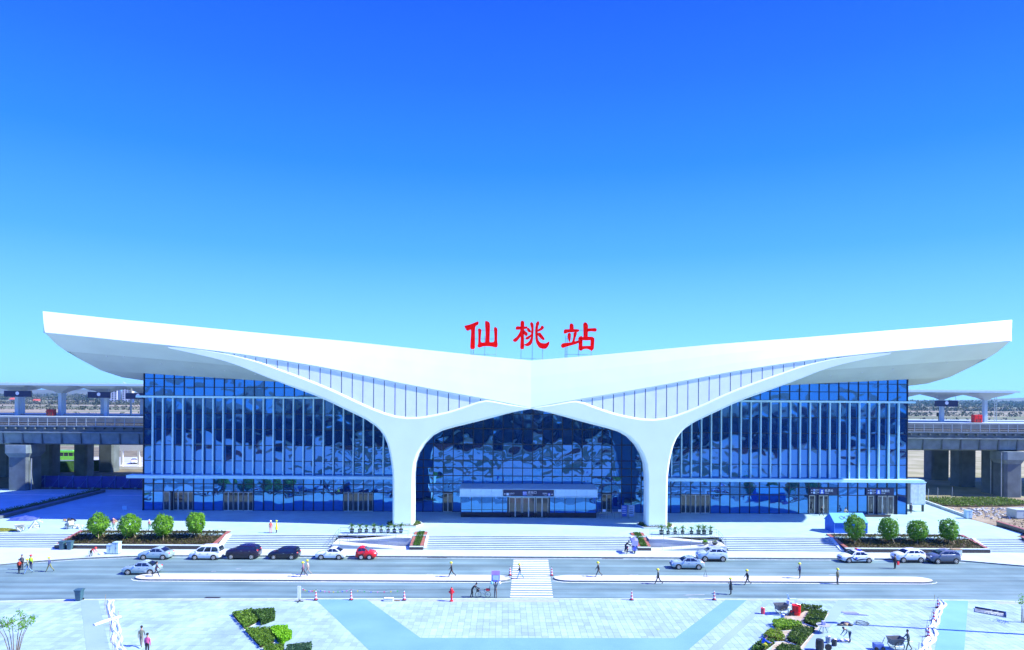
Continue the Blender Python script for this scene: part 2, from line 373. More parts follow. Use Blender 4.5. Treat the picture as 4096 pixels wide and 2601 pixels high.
# traffic island, in two pieces with rounded ends
def island(x0, x1, y0, y1, label):
    ym = (y0 + y1) / 2; r = (y1 - y0) / 2; P = []
    for i in range(9): a = pi / 2 + pi * i / 8; P.append((x0 + r * 1.6 + r * 1.6 * cos(a), ym + r * sin(a)))
    for i in range(9): a = -pi / 2 + pi * i / 8; P.append((x1 - r * 1.6 + r * 1.6 * cos(a), ym + r * sin(a)))
    t = T('traffic_island', label, 'traffic island', (x0, ym, 0), 'the two halves of the traffic island')
    MB().prism(P, 'z', -.02, .14).build('kerb', kerb_shade_face, t)  # island edge carries the same shade in its colour
    c = [(lerp((x0 + x1) / 2, x, .9985), lerp(ym, y, .97)) for x, y in P]
    MB().prism(c, 'z', .1, .15).build('top_slab', M('island_top', (.56, .58, .56), .6, var=.07, scale=.6), t)
    # painted edge line round the island
    Q = [(x + (.25 if x > (x0 + x1) / 2 else -.25) * (abs(x - (x0 + x1) / 2) > (x1 - x0) / 2 - 1.8), y + (.35 if y > ym else -.35)) for x, y in P]
    m = MB(); n = len(P)
    for i in range(n):
        a, bb = Q[i], Q[(i + 1) % n]
        ca = (lerp(ym, a[1], .9)); cb = (lerp(ym, bb[1], .9))
        if min(a[1], bb[1]) < ym - .2 or abs(a[0] - bb[0]) < 2:
            m.quad((a[0], a[1], .006), (bb[0], bb[1], .006), (bb[0], cb, .006), (a[0], ca, .006))
    m.build('edge_line', wpaint, t); return t
island(-47.6, -3.2, 79.05, 81.7, 'long white kerbed island beside the dark-jacketed man without a helmet')
island(1.9, 47.4, 79.3, 81.8, 'long white kerbed island on the police car side of the crossing')

# zebra crossing
zc = T('zebra_crossing', 'white striped zebra crossing between the two traffic islands', 'crossing', (-.8, 73, 0))
ys = [73.15 + i * .945 for i in range(19)]
for i, y in enumerate(ys):
    tt = (y - 73) / 17.3; xa = lerp(-3.36, -2.74, tt); xb = lerp(1.3, 1.86, tt)
    MB().box(xa, xb, y, y + .45, -.002, .006).build('stripe', wpaint, zc)
# pale worn marks on the road
rm = M('chalk_mark', (.34, .37, .36), .8, var=.2)
for i, (x, y, L, a) in enumerate([(15.6, 74.2, 2.6, .12), (15.9, 73.2, 1.2, -.05), (17.4, 73.0, 1.5, .06), (-18.5, 82.2, 1.6, .02), (-13.6, 82.4, .9, 0), (36, 83.0, 1.4, .05), (11.2, 82.5, 1.2, 0), (-40, 83.2, .6, .1), (-37.5, 84.5, .7, 0), (-25.5, 79, .8, 0)]):
    P = [(x + cos(a) * u * L - sin(a) * v * .09 * (1 + .5 * sin(7 * u + i)), y + sin(a) * u * L + v * (.09 + .05 * sin(9 * u))) for u, v in ((0, -1), (.3, -1.3), (.7, -.7), (1, -1), (1, .6), (.6, 1.2), (.25, .8))]
    struct(MB().sheet(P, .005).build('road_mark_and_sun_strip', rm))
dg = tag(MB().box(-36.0, -34.4, 72.3, 72.75, -.02, .03).build('drain_cover', dgrey), 'dark drain cover at the plaza kerb below the black hatchback', 'drain cover')
for x, w_, y in ((-14.3, 2.6, 90.6), (9.2, 2.8, 90.6)):
    d = T('drain_grate', 'dark slotted road drain at the rear kerb ' + ('before the ramp beside the red car' if x < 0 else 'near the covered scooter'), 'drain grate', (x, y, 0))
    m = MB()
    for i in range(int(w_ / .16)): m.box(x + i * .16, x + i * .16 + .09, y - .16, y + .16, -.01, .012)
    m.build('bars', dgrey, d); MB().box(x - .05, x + w_, y - .2, y + .2, -.03, .003).build('frame', black, d)

# ================================================================== THE STATION
ST = T('station_building', 'white winged railway station with dark blue glass front and sweeping arches', 'building', (0, 118.3, 1.35))
LIP = [(0, 19.75), (7.16, 21.1), (14.3, 22.37), (20.4, 23.5), (26.5, 24.75), (32.5, 25.9), (38.6, 26.9), (45.8, 27.95), (53.6, 28.85), (62, 29.65), (67, 30.15), (75, 30.9)]
TOP = [(0, 27.48), (8.4, 28.2), (18.9, 29.25), (29.4, 30.3), (44, 31.55), (59, 32.9), (66, 33.5), (78, 34.7)]
TOP = [(x * .982, 22 + (z - 22) * .982) for x, z in TOP]
US = [i / 40 for i in range(-40, 41)]
YL, YT = 104.85, 106.6
rows = []
for t, yy in ((0, YL), (.03, YL - .02), (.3, YL + .42), (.65, YL + 1.05), (1, YT)):
    r = []
    for u in US:
        x0 = 75 * u; x1 = 76.6 * u; z0 = interp(LIP, abs(x0)); z1 = interp(TOP, abs(x1))
        r.append((lerp(x0, x1, t), yy, lerp(z0, z1, t)))
    rows.append(r)
MB().grid(rows).build('fascia', white, ST, smooth=False)
END = [(104.85, 75, 30.9), (106, 75.2, 30.35), (108.5, 75.7, 29.3), (111, 75.7, 28.35), (114, 75.2, 27.1), (118, 74.2, 25.6), (123, 73.4, 24.6), (130, 72.3, 24.1), (138, 71, 23.8)]
def soffit_z(y, x, xe):
    t = min(1, (y - 104.85) / 13.15); zl = interp(LIP, x * 75 / xe); zr = 25.6 - .055 * (74.2 - x)
    z = zl * (1 - t) + zr * t
    if y > 118: z -= interp([(118, 0), (123, 1.0), (130, 1.5), (138, 1.8)], y)
    return z
rows = []
for (y, xe, ze) in END[:4]:
    rows.append([(xe * u, y, soffit_z(y, abs(xe * u), xe) + (.01 if y == 104.85 else 0)) for u in US])
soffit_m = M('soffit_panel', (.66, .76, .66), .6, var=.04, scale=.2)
nn, ln = nodes_of(soffit_m)   # fine diagonal panel seams as relief
tcn = nn.new('ShaderNodeTexCoord'); mpn = nn.new('ShaderNodeMapping'); mpn.inputs['Rotation'].default_value = (0, 0, radians(35)); wv = nn.new('ShaderNodeTexWave'); wv.wave_profile = 'SAW'
wv.inputs['Scale'].default_value = .16; ln.new(tcn.outputs['Object'], mpn.inputs[0]); ln.new(mpn.outputs[0], wv.inputs[0])
bpn = nn.new('ShaderNodeBump'); bpn.inputs['Strength'].default_value = .35; bpn.inputs['Distance'].default_value = .12; ln.new(wv.outputs['Fac'], bpn.inputs['Height']); ln.new(bpn.outputs[0], nn['Principled BSDF'].inputs['Normal'])
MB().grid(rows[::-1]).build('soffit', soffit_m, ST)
rows = [[(xe * u, y, soffit_z(y, abs(xe * u), xe) + (.25 if y == 111 else 0)) for u in US] for (y, xe, ze) in END[3:]]
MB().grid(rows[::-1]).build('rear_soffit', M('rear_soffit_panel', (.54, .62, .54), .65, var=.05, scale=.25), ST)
# roof surface behind the crest and the wing-tip edges
rows = []
for y, k, dz in ((YT, 76.6, 0), (118, 76.4, .6), (130, 75, 1.4), (138, 72, 2.6)):
    rows.append([(k * u, y, interp(TOP, abs(76.6 * u)) - dz) for u in US])
MB().grid(rows).build('roof', M('roof_sheet', (.62, .66, .66), .5, var=.05, scale=.3), ST)
for sgn in (-1, 1):
    lo = [(sgn * xe, y, soffit_z(y, xe, xe) - .02) for y, xe, ze in END]
    hi = [(sgn * interp([(104.85, 75), (YT, 76.6), (118, 76.4), (130, 75), (138, 72)], y), y, 30.9 + (y - 104.85) / 1.75 * 3.57 if y < YT else 34.47 - interp([(YT, 0), (118, .6), (130, 1.4), (138, 2.6)], y)) for y, xe, ze in END]
    mid = [(lerp(a[0], c[0], .5) + sgn * .25, a[1], lerp(a[2], c[2], .5)) for a, c in zip(lo, hi)]
    MB().grid([lo, mid, hi]).build('wing_tip', white, ST, smooth=True)
lo = [(71 * u, 138, soffit_z(138, abs(71 * u), 71)) for u in US]; hi = [(72 * u, 138, interp(TOP, abs(76.6 * u)) - 2.6) for u in US]
MB().grid([lo, hi]).build('rear_fascia', white, ST)
# columns and arch beams: one continuous frame on each side
LOW = [(0, 19.75), (-2.95, 19.15), (-8.15, 17.75), (-12.22, 16.72), (-13.85, 16.22), (-15.28, 15.42), (-16.48, 14.19), (-17.4, 12.7), (-17.9, 11.2), (-18.08, 9.5), (-18.12, 5.5), (-18.12, .2)]
OUT_ = [(-21.42, .2), (-21.45, 8.06), (-21.56, 10.12), (-21.85, 12.14), (-22.3, 14.1), (-22.8, 15.3), (-23.4, 16.15), (-24.1, 16.85), (-25.5, 17.8), (-28.5, 19.25), (-32.95, 21.3), (-37.8, 23.1), (-42.0, 24.7), (-45.2, 26.0), (-48.5, 27.05), (-52.5, 27.98), (-56.0, 28.72)]
UPP = [(-56.2, 28.98), (-53, 28.72), (-47.48, 28.0), (-42.69, 26.9), (-39.25, 25.75), (-36.23, 24.72), (-32.54, 23.35), (-29.32, 21.95), (-27.0, 20.85), (-24.43, 19.73), (-22.6, 19.05), (-20.97, 18.6), (-19.15, 18.38), (-17.32, 18.44), (-14.26, 18.99), (-12.25, 19.5), (-9.42, 20.45), (-7.0, 21.2), (-3.5, 20.53), (0, 19.87)]
outline = catmull(LOW, 1.0) + catmull(OUT_, 1.0) + catmull(UPP, 1.0)
def frame(sgn):
    P = [(x * sgn, z) for x, z in outline]
    if sgn > 0: P = P[::-1]
    n = len(P); nrm = []
    for i in range(n):
        a = P[i - 1]; c = P[(i + 1) % n]; d = (c[0] - a[0], c[1] - a[1]); L = math.hypot(*d) or 1; nrm.append((-d[1] / L, d[0] / L))
    ar = sum(P[i][0] * P[(i + 1) % n][1] - P[(i + 1) % n][0] * P[i][1] for i in range(n)); s = 1 if ar > 0 else -1
    rings = []
    for ins, y in ((0, 107.2), (0, 105.3), (.05, 105.02), (.17, 104.84), (.36, 104.75)):
        r = []
        for (x, z), (nx, nz_) in zip(P, nrm):
            ax = abs(x); tap = max(.012, min(1, (57 - ax) / 23)) ** 1.6 * min(1, max(.04, ax / 6))
            if z < 1.5: tap *= .99
            kx = 0 if ax < 1e-3 else 1
            r.append((x + nx * s * ins * tap * kx, y, z + nz_ * s * ins * tap))
        rings.append(r)
    m = MB(); m.grid(rings, True); k = len(m.v) - n
    for tr_ in tessellate_polygon([[Vector((p[0], p[2], 0)) for p in rings[-1]]]): m.f.append(tuple(k + i for i in tr_))
    o = m.build('column_arch', white_beam, ST, smooth=True)
    bm = bmesh.new(); bm.from_mesh(o.data); bmesh.ops.recalc_face_normals(bm, faces=bm.faces)
    for f_ in bm.faces:
        if len(f_.verts) == 3: f_.smooth = False
    bm.to_mesh(o.data); bm.free()
    return o
frame(-1); frame(1)
# slatted infill panels between fascia and arch
pan_m = M('ribbed_panel', (.88, .95, .92), .5, var=.03, scale=.6)
nn, ln = nodes_of(pan_m); tcn = nn.new('ShaderNodeTexCoord'); wv = nn.new('ShaderNodeTexWave'); wv.bands_direction = 'Z'; wv.inputs['Scale'].default_value = 1.1; ln.new(tcn.outputs['Object'], wv.inputs[0])
bpn = nn.new('ShaderNodeBump'); bpn.inputs['Strength'].default_value = .06; bpn.inputs['Distance'].default_value = .02; ln.new(wv.outputs['Fac'], bpn.inputs['Height']); ln.new(bpn.outputs[0], nn['Principled BSDF'].inputs['Normal'])
UPR = sorted([(-x, z) for x, z in UPP])
for sgn in (-1, 1):
    x = 6.2
    while x < 46.5:
        xa, xb = x + .07, x + 1.66 - .07
        za = interp(UPR, xa) - .5; zb = interp(UPR, xb) - .5; zc_ = interp(LIP, xb) + .25; zd = interp(LIP, xa) + .25
        if zc_ - zb > .5:
            MB().prism([(sgn * xa, za), (sgn * xb, zb), (sgn * xb, zc_), (sgn * xa, zd)], 'y', 104.97, 105.1).build('infill_panel', pan_m, ST)
        x += 1.66
    r0 = [(sgn * x, 105.2, interp(UPR, x) - .5) for x in range(4, 51, 2)]; r1 = [(sgn * x, 105.2, interp(LIP, x) + .3) for x in range(4, 51, 2)]
    MB().grid([r0, r1]).build('infill_backing', M('backing_grey', (.22, .26, .27), .8), ST)
# building mass
MB().box(-66.8, 66.8, 118.45, 141, 1.0, 21.2).build('core_wall', M('core_dark', (.02, .025, .05), .6), ST)
MB().prism([(-66.8, 21.2), (66.8, 21.2), (66.8, 25.2), (34, 23.3), (-34, 23.3), (-66.8, 25.2)], 'y', 118.45, 136).build('upper_core', M('core_dark2', (.02, .025, .05), .6), ST)
MB().box(-66.9, 66.9, 141, 141.4, 1.0, 22).build('rear_wall', concrete, ST)
# ledges
for nm, z0, z1, xe, yf, m in (('upper_ledge', 20.95, 21.3, 68.0, 117.55, fin_m), ('canopy_ledge', 7.1, 7.62, 69.0, 116.6, fin_m)):
    for xa, xb in ((-xe, -20.5), (20.5, xe)):
        MB().box(xa, xb, yf, 118.5, z0, z1).build(nm, m, ST, bevel=.03)
# curtain wall
PW = 133.8 / 77; X0 = -66.9
def zlim(xf):
    """height above which the arch hides the glass, seen from the forecourt"""
    ax = abs(xf)
    if ax > 36: return 21.2 + 4.6
    return interp(UPR, ax / 1.10) + .6
panes = []
def zones(k):
    xc = X0 + (k + .5) * PW; ax = abs(xc); R_ = []
    if ax > 20.6:
        R_ += [(1.42, 4.62), (4.72, 5.95), (6.05, 7.06)]
        R_ += [(7.66, 9.98), (10.06, 12.7), (12.78, 15.46), (15.54, 18.24), (18.32, 20.93)]
        if ax > 34: 
            zt = 25.45 - .0565 * (66.9 - ax)
            R_ += [(21.36, 22.8)]
            if zt > 22.95: R_ += [(22.88, min(24.25, zt))]
            if zt > 24.4: R_ += [(24.33, zt)]
    else:
        R_ += [(1.42, 4.8), (4.9, 6.25), (6.33, 7.65), (7.73, 9.05), (9.13, 10.4), (10.48, 13.2), (13.28, 15.9), (15.98, 18.5), (18.58, 20.6)]
    return xc, R_
CW = {}
for nm, lo_, hi_ in (('left', 0, 26), ('centre', 26, 51), ('right', 51, 77)):
    CW[nm] = MB().box(X0 + lo_ * PW + .01, X0 + hi_ * PW - .01, 118.36, 118.44, 1.35, 21.1).build('curtain_wall', M('spandrel', (.012, .02, .06), .3), ST)
def cw(k): return CW['left' if k < 26 else 'centre' if k < 51 else 'right']
DOORS = {2: 'single', 3: 'double', 4: 'double', 8: 'double', 9: 'double', 10: 'double', 20: 'double', 21: 'double', 22: 'double', 30: 'double', 46: 'double', 54: 'double', 55: 'double', 56: 'double', 67: 'single', 68: 'double', 73: 'single', 74: 'double', 75: 'single'}
grid_m = {n: MB() for n in CW}
for k in range(77):
    xc, R_ = zones(k); nm = 'left' if k < 26 else 'centre' if k < 51 else 'right'
    for i, (z0, z1) in enumerate(R_):
        if z0 > zlim(xc): continue
        if i == 0 and k in DOORS: continue
        if abs(xc) < 11.4 and z1 < 6.3: continue
        panes.append((xc, z0, z1, k))
        grid_m[nm].box(xc - PW / 2, xc + PW / 2, 118.14, 118.4, z1 - .02, z1 + .1)
    zt = min(zlim(xc), 25.45 - .0565 * (66.9 - abs(xc))) if abs(xc) > 34 else min(zlim(xc), 21)
    if not (abs(xc) < 11.4): grid_m[nm].box(xc - PW / 2 - .06, xc - PW / 2 + .06, 118.12, 118.41, 1.35, zt)
    else: grid_m[nm].box(xc - PW / 2 - .06, xc - PW / 2 + .06, 118.12, 118.41, 6.2, zt)
for nm in grid_m:
    m = grid_m[nm].build('mullion', mull, ST, kind='stuff')
MB().prism([(-66.95, 25.45), (-34, 23.59), (-34, 23.74), (-66.95, 25.6)], 'y', 118.1, 118.42).build('head_rail', mull, ST)
MB().prism([(66.95, 25.45), (34, 23.59), (34, 23.74), (66.95, 25.6)], 'y', 118.1, 118.42).build('head_rail', mull, ST)
for sx in (-1, 1): MB().box(sx * 66.9 - .06, sx * 66.9 + .06, 118.08, 118.43, 1.35, 25.4).build('corner_post', mull, ST)
panes.sort(key=lambda p: -(p[2] - p[1])); cache = {}; rest = MB()
for i, (xc, z0, z1, k) in enumerate(panes):
    h = z1 - z0; zc_ = (z0 + z1) / 2; rx = random.gauss(0, .006); rz = random.gauss(0, .010)
    if i < 300:
        key = round(h, 2)
        if key not in cache: cache[key] = MB().box(-PW / 2 + .05, PW / 2 - .05, -.012, .012, -h / 2, h / 2).mesh('glass_pane', glass)
        link('glass_pane', cache[key], cw(k), (xc, 118.28 - 118.3, zc_ - 1.35), (rx, 0, rz))
    else: rest.obox((xc, 118.28, zc_), (PW - .1, .024, h), rz, rx)
rest.build('glass_pane', glass, ST, kind='stuff')
# vertical fins
finm = MB().box(-.085, .085, -.42, 0, 0, 13.3).mesh('fin', fin_m)
for k in range(1, 77):
    x = X0 + k * PW
    if abs(x) > 20.3 and 21 > 7.7: 
        if zlim(x) > 20: link('fin', finm, ST, (x, 118.1 - 118.3, 7.63 - 1.35))
        else:
            zt = min(20.9, zlim(x) + .5); link('fin', MB().box(-.085, .085, -.42, 0, 0, zt - 7.63).mesh('fin', fin_m), ST, (x, -.2, 7.63 - 1.35))
# doors
door_glass = M('door_glass', (.012, .02, .035), .05, var=.05, spec=.9)
def door(parent, xc, y, w_, z0, z1, leaves=2, openleaf=False):
    f = MB(); t = .09
    f.box(xc - w_ / 2, xc + w_ / 2, y, y + .12, z1 - t, z1); f.box(xc - w_ / 2, xc + w_ / 2, y, y + .12, z0, z0 + .1)
    for s in (-1, 1): f.box(xc + s * w_ / 2 - (t if s > 0 else 0), xc + s * w_ / 2 + (0 if s > 0 else t), y, y + .12, z0 + .1, z1 - t)
    if leaves == 2: f.box(xc - t, xc + t, y - .01, y + .1, z0 + .1, z1 - t)
    d = f.build('door', alu, parent)
    for s in ((-1, 1) if leaves == 2 else (0,)):
        ww = w_ / 2 - 1.5 * t if leaves == 2 else w_ - 2 * t
        MB().box(xc + s * (w_ / 4) - ww / 2, xc + s * (w_ / 4) + ww / 2, y + .05, y + .07, z0 + .1, z1 - t).build('door_glass', door_glass, d)
        MB().tube([(xc + s * .14, y - .06, z0 + 1.0), (xc + s * .14, y - .06, z0 + 1.7)], .02).build('handle', chrome, d)
    return d
for k, kind in DOORS.items():
    xc, _ = zones(k); single = kind == 'single'
    door(ST, xc - (.28 if single else 0), 118.16, PW - (.7 if single else .06), 1.36, 4.6, 1 if single else 2)
    if k in (2, 69):
        MB().obox((xc + .55, 117.7, 2.95), (.08, .9, 3.1), .25).build('open_leaf', alu, ST)
# downlights in the soffit
for sx in (-1, 1):
    for x, y in ((69.5, 111.6), (66.5, 111.3), (61.3, 113), (56.3, 113.5), (51.2, 114), (46.3, 114.6), (41.5, 115.2)):
        z = soffit_z(y, x, 75.4)
        MB().lathe([(.13, -.06), (.15, 0.03)], 10, (sx * x, y, z)).build('downlight', white_print, ST)

# entrance vestibule
VB = T('entrance_vestibule', 'low glazed entrance box with pale blue fascia under the central arch', 'entrance hall', (0, 113.3, 1.35))
vx0, vx1, vy = -11.3, 11.4, 113.3
MB().box(vx0 + .1, vx1 - .1, vy + .1, 118.1, 1.35, 4.7).build('wall', M('vest_dark', (.014, .02, .04), .4), VB)
fas = MB().prism([(vx0 - .25, vy - .3), (vx1 + .25, vy - .3), (vx1 - .2, 118.1), (vx0 + .2, 118.1)], 'z', 4.78, 4.9).build('soffit', fin_m, VB)
n = 13
for i in range(n):
    a = lerp(vx0 - .2, vx1 + .2, i / n); c = lerp(vx0 - .2, vx1 + .2, (i + 1) / n)
    MB().box(a + .015, c - .015, vy - .25, vy - .1, 4.95, 6.05).build('fascia_panel', M('vestibule_fascia', (.62, .86, .90), .4, var=.03), VB)
MB().prism([(vy - .3, 6.05), (vy - .3, 6.15), (118.1, 6.38), (118.1, 6.05)], 'x', vx0 - .25, vx1 + .25).build('roof', M('vest_roof', (.50, .68, .74), .4, var=.05), VB)
MB().box(vx0, vx1, vy - .1, vy + .1, 1.35, 2.15).build('plinth', dark_granite if False else M('black_stone', (.012, .014, .03), .25), VB)
for s, xs in ((-1, (vx0, vx0 + 1.75, vx0 + 3.5, vx0 + 5.25, vx0 + 7.0, vx0 + 7.8)), (1, (vx1 - 7.8, vx1 - 7.0, vx1 - 5.25, vx1 - 3.5, vx1 - 1.75, vx1))):
    for a, c in zip(xs, xs[1:]):
        o = MB().box(a + .05, c - .05, vy - .02, vy + .02, 2.17, 4.74).build('glass_pane', glass, VB)
    for a in xs: MB().box(a - .05, a + .05, vy - .08, vy + .1, 2.15, 4.78).build('mullion', mull, VB)
    MB().box(min(xs), max(xs), vy - .06, vy + .02, 2.6, 2.66).build('rail', mull, VB)
for i in range(3): door(VB, -3.35 + 2.25 * i + 1.15, vy - .1, 2.1, 1.37, 4.72)
MB().box(-3.5, 3.6, vy + .04, vy + .12, 1.35, 4.78).build('door_wall', mull, VB)
# ================================================================== VIADUCT AND PLATFORMS
VD = T('railway_viaduct', 'concrete railway viaduct with railings running behind the station', 'viaduct', (0, 141, 1.2))
for xa, xb in ((-150, -66), (66, 150)):
    n = int((xb - xa) / 12); 
    for i in range(n):
        a = xa + i * 12; c = a + 11.96
        gsg = MB().prism([(141.0, 13.3), (141.35, 11.1), (142.2, 10.8), (150, 10.8), (151, 13.3)], 'x', a, c).build('girder', concrete, VD)
        for j in range(3):
            MB().box(a + 2 + j * 4 - .12, a + 2 + j * 4 + .12, 140.93, 141.3, 11.0, 13.3).build('rib', concrete_dark, gsg)
    MB().box(xa, xb, 140.3, 151.5, 13.3, 13.55).build('deck_edge', concrete, VD)
    MB().box(xa, xb, 140.9, 141.1, 13.55, 14.6).build('parapet', concrete_dark, VD)
    MB().box(xa, xb, 140.5, 140.95, 14.55, 14.72).build('cable_duct', concrete, VD)
    MB().box(xa, xb, 141.3, 149, 14.0, 15.2).build('ballast', M('ballast', (.16, .17, .16), .95, var=.35, scale=3, bump=.8, bscale=4), VD)
    rl = MB()
    for y in (142.6, 144.0): rl.box(xa, xb, y, y + .12, 15.2, 15.4)
    rl.build('rail', M('rail_steel', (.05, .045, .045), .4, metal=.5), VD)
    k = 0; x = xa
    while x < xb:
        MB().box(x - .06, x + .06, 140.45, 140.57, 14.7, 16.45).build('railing_post', steel_grey, VD); x += 1.98
    hr = MB()
    for z in (16.4, 15.55, 14.75): hr.box(xa, xb, 140.47, 140.55, z, z + .07)
    hr.build('handrail', steel_grey, VD)
    x = xa + 1
    while x < xb:
        MB().box(x - .12, x + .12, 140.2, 140.9, 14.1, 14.4).build('bracket', concrete_dark, VD); x += 2.0
    MB().box(xa, xb, 149, 149.3, 14.0, 16.3).build('platform_edge_wall', concrete_dark, VD)
    MB().box(xa, xb, 149.3, 172, 13.5, 16.35).build('platform', M('platform_paving', (.40, .50, .51), .6, var=.08, scale=.4), VD)
    tr = MB().box(xa, xb, 159, 163, 16.3, 16.42); tr.build('track_bed', dgrey, VD)
def pier(x, y, w_, d, z1=10.8, cap=True, rot=0):
    P = [(-w_ / 2, -d / 2 + .4), (-w_ / 2 + .4, -d / 2), (w_ / 2 - .4, -d / 2), (w_ / 2, -d / 2 + .4), (w_ / 2, d / 2), (-w_ / 2, d / 2)]
    m = MB().prism([(x + a, y + c) for a, c in P], 'z', 1.1, z1 - (2.6 if cap else 0))
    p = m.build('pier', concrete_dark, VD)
    if cap:
        k = 1.25; rows = []
        for s, z in ((1, z1 - 2.6), (k, z1 - 1.7), (k, z1 - .02)): rows.append([(x + a * s, y + c * s, z) for a, c in P])
        m = MB().grid(rows, True); q = len(m.v) - 6; m.f.append(tuple(range(q, q + 6))); m.build('pier_cap', concrete, p)
    return p
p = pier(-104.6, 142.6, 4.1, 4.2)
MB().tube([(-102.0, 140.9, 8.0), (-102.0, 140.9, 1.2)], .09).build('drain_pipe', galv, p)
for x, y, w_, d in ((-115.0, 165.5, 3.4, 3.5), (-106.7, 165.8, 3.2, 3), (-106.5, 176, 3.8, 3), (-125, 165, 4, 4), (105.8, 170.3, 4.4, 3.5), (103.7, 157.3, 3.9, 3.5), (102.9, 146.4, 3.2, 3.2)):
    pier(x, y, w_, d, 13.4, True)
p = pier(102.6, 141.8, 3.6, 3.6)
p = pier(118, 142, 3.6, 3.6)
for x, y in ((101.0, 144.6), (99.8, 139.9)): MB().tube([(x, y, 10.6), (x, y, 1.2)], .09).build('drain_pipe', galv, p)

def canopy(x0, x1, y0, y1, label, cols, z=23.2):
    t = T('platform_canopy', label, 'canopy', (x0, y0, 16.35), 'platform canopies')
    MB().box(x0, x1, y0, y1, z, z + .42).build('roof_edge', M('canopy_edge', (.50, .68, .74), .5, var=.05), t)
    MB().box(x0 + .5, x1 - .5, y0 + .5, y1 - .5, z + .42, z + .56).build('roof_sheet', M('canopy_top', (.5, .6, .63), .5, var=.05), t)
    for x in cols:
        ym = (y0 + y1) / 2; rows = []
        for sx, sy, zz in ((.42, .42, 21.5), (1.2, 1.1, 22.0), (3.7, 3.2, 22.85), (4.2, (y1 - y0) / 2 - .1, z)):
            rows.append([(x - sx, ym - sy, zz), (x + sx, ym - sy, zz), (x + sx, ym + sy, zz), (x - sx, ym + sy, zz)])
        MB().grid(rows[::-1], True).build('vault', M('canopy_vault', (.36, .42, .43), .7, var=.06), t)
        MB().box(x - .4, x + .4, ym - .4, ym + .4, 16.3, 21.7).build('column', M('canopy_column', (.45, .56, .62), .5, var=.04), t, bevel=.08)
    return t
c1 = canopy(-150, -67, 151.5, 159.5, 'long pale platform canopy on vaulted columns beyond the left wing', [-144.5, -134.8, -125.1, -115.4, -105.6, -95.2, -84.9, -74.6])
c2 = canopy(67, 112.6, 151.5, 159.5, 'short pale platform canopy ending beside the right wing tip', [77.4, 87.2, 97.3, 107.4])
c3 = canopy(-150, -67, 163, 171, 'farther platform canopy seen behind the left viaduct railing', [-132.5, -122.4, -112.4, -102.8, -93.2, -83], 23.0)
def platform_sign(x, y, z, w_, label):
    t = T('platform_sign', label, 'sign', (x, y, z), 'dark hanging platform signs')
    for s in (-1, 1): MB().box(x + s * w_ / 2 - w_ / 2 + .1, x + s * w_ / 2 + w_ / 2 - .1, y - .15, y + .15, z, z + 1.35).build('board', navy, t)
    for s in (-.8, .8): MB().tube([(x + s * w_, y, z + 1.3), (x + s * w_, y, z + 3.5)], .05).build('hanger', galv, t)
    MB().lathe([(.4, -.2), (.4, -.17)], 12, (x, y, z + .8), 'y').build('clock_face', white_print, t)
    return t
platform_sign(-113.2, 152.5, 20.6, 3.1, 'dark platform sign at the far left end of the canopy')
platform_sign(-95.4, 153, 20.5, 2.6, 'dark platform sign near the middle column of the left canopy')
platform_sign(-86.3, 152.4, 20.3, 2.9, 'dark platform sign closest to the left side of the glass front')
platform_sign(96.4, 152.5, 20.0, 2.7, 'dark platform sign under the right hand canopy')
for x, y, sz, lab, mt in ((-106.2, 152.6, 1.5, 'small dark red cabinet on the left platform under the canopy', M('dull_red', (.30, .012, .012), .5)), (103.2, 151.6, 1.8, 'bright red cabinet on the right platform near the canopy end', M('vivid_red', (.75, .01, .012), .45)), (82.5, 151.8, 1.8, 'small red cabinet on the right platform touching the glass corner', M('mid_red', (.42, .015, .012), .5))):
    t = T('equipment_cabinet', lab, 'cabinet', (x, y, 16.35), 'red platform cabinets')
    MB().box(x - sz / 2, x + sz / 2, y, y + 1.2, 16.45, 16.35 + sz).build('body', mt, t, bevel=.05)
    MB().box(x - sz / 2 + .1, x + sz / 2 - .1, y + .1, y + 1.1, 16.34, 16.45).build('base', dgrey, t)
    for s in (-.4, .4): MB().box(x + s - .12, x + s + .12, y - .03, y, 16.6, 17.2).build('vent', dgrey, t)
    MB().box(x - .02, x + .02, y - .02, y, 16.5, 16.25 + sz).build('door_seam', dgrey, t)
for i, (x, y) in enumerate(((99.5, 160), (118, 152))):
    t = T('platform_camera_post', 'short black signal post on the right platform ' + ('left of the bright red cabinet' if i == 0 else 'at the picture edge'), 'signal post', (x, y, 16.35))
    MB().tube([(x, y, 16.35), (x, y, 17.6)], .07).build('post', dgrey, t); MB().box(x - .45, x + .45, y - .2, y + .2, 17.5, 18.4).build('lamp_head', black, t, bevel=.1)
t = T('ladder_mast', 'thin lattice mast with ladder beside the right canopy column', 'mast', (110.3, 156, 16.35))
for dx in (0, .55): MB().tube([(110.0 + dx, 156, 16.35), (110.0 + dx, 156, 22.9)], .05).build('rail', galv, t)
m = MB()
for i in range(16): m.box(110.0, 110.55, 155.97, 156.03, 16.7 + i * .4, 16.75 + i * .4)
m.build('rungs', galv, t)
for x, y, h, lab in ((-92.1, 160, 7.2, 'thin pale catenary mast next to the left edge of the glass'), (94.5, 168, 7.4, 'dark lattice catenary mast right of the glass corner')):
    t = T('catenary_mast', lab, 'mast', (x, y, 16.35))
    MB().box(x - .16, x + .16, y - .16, y + .16, 16.35, 16.35 + h).build('pole', galv, t); MB().tube([(x, y, 16 + h), (x - 1.6, y - .6, 17 + h)], .06).build('bracket', galv, t)

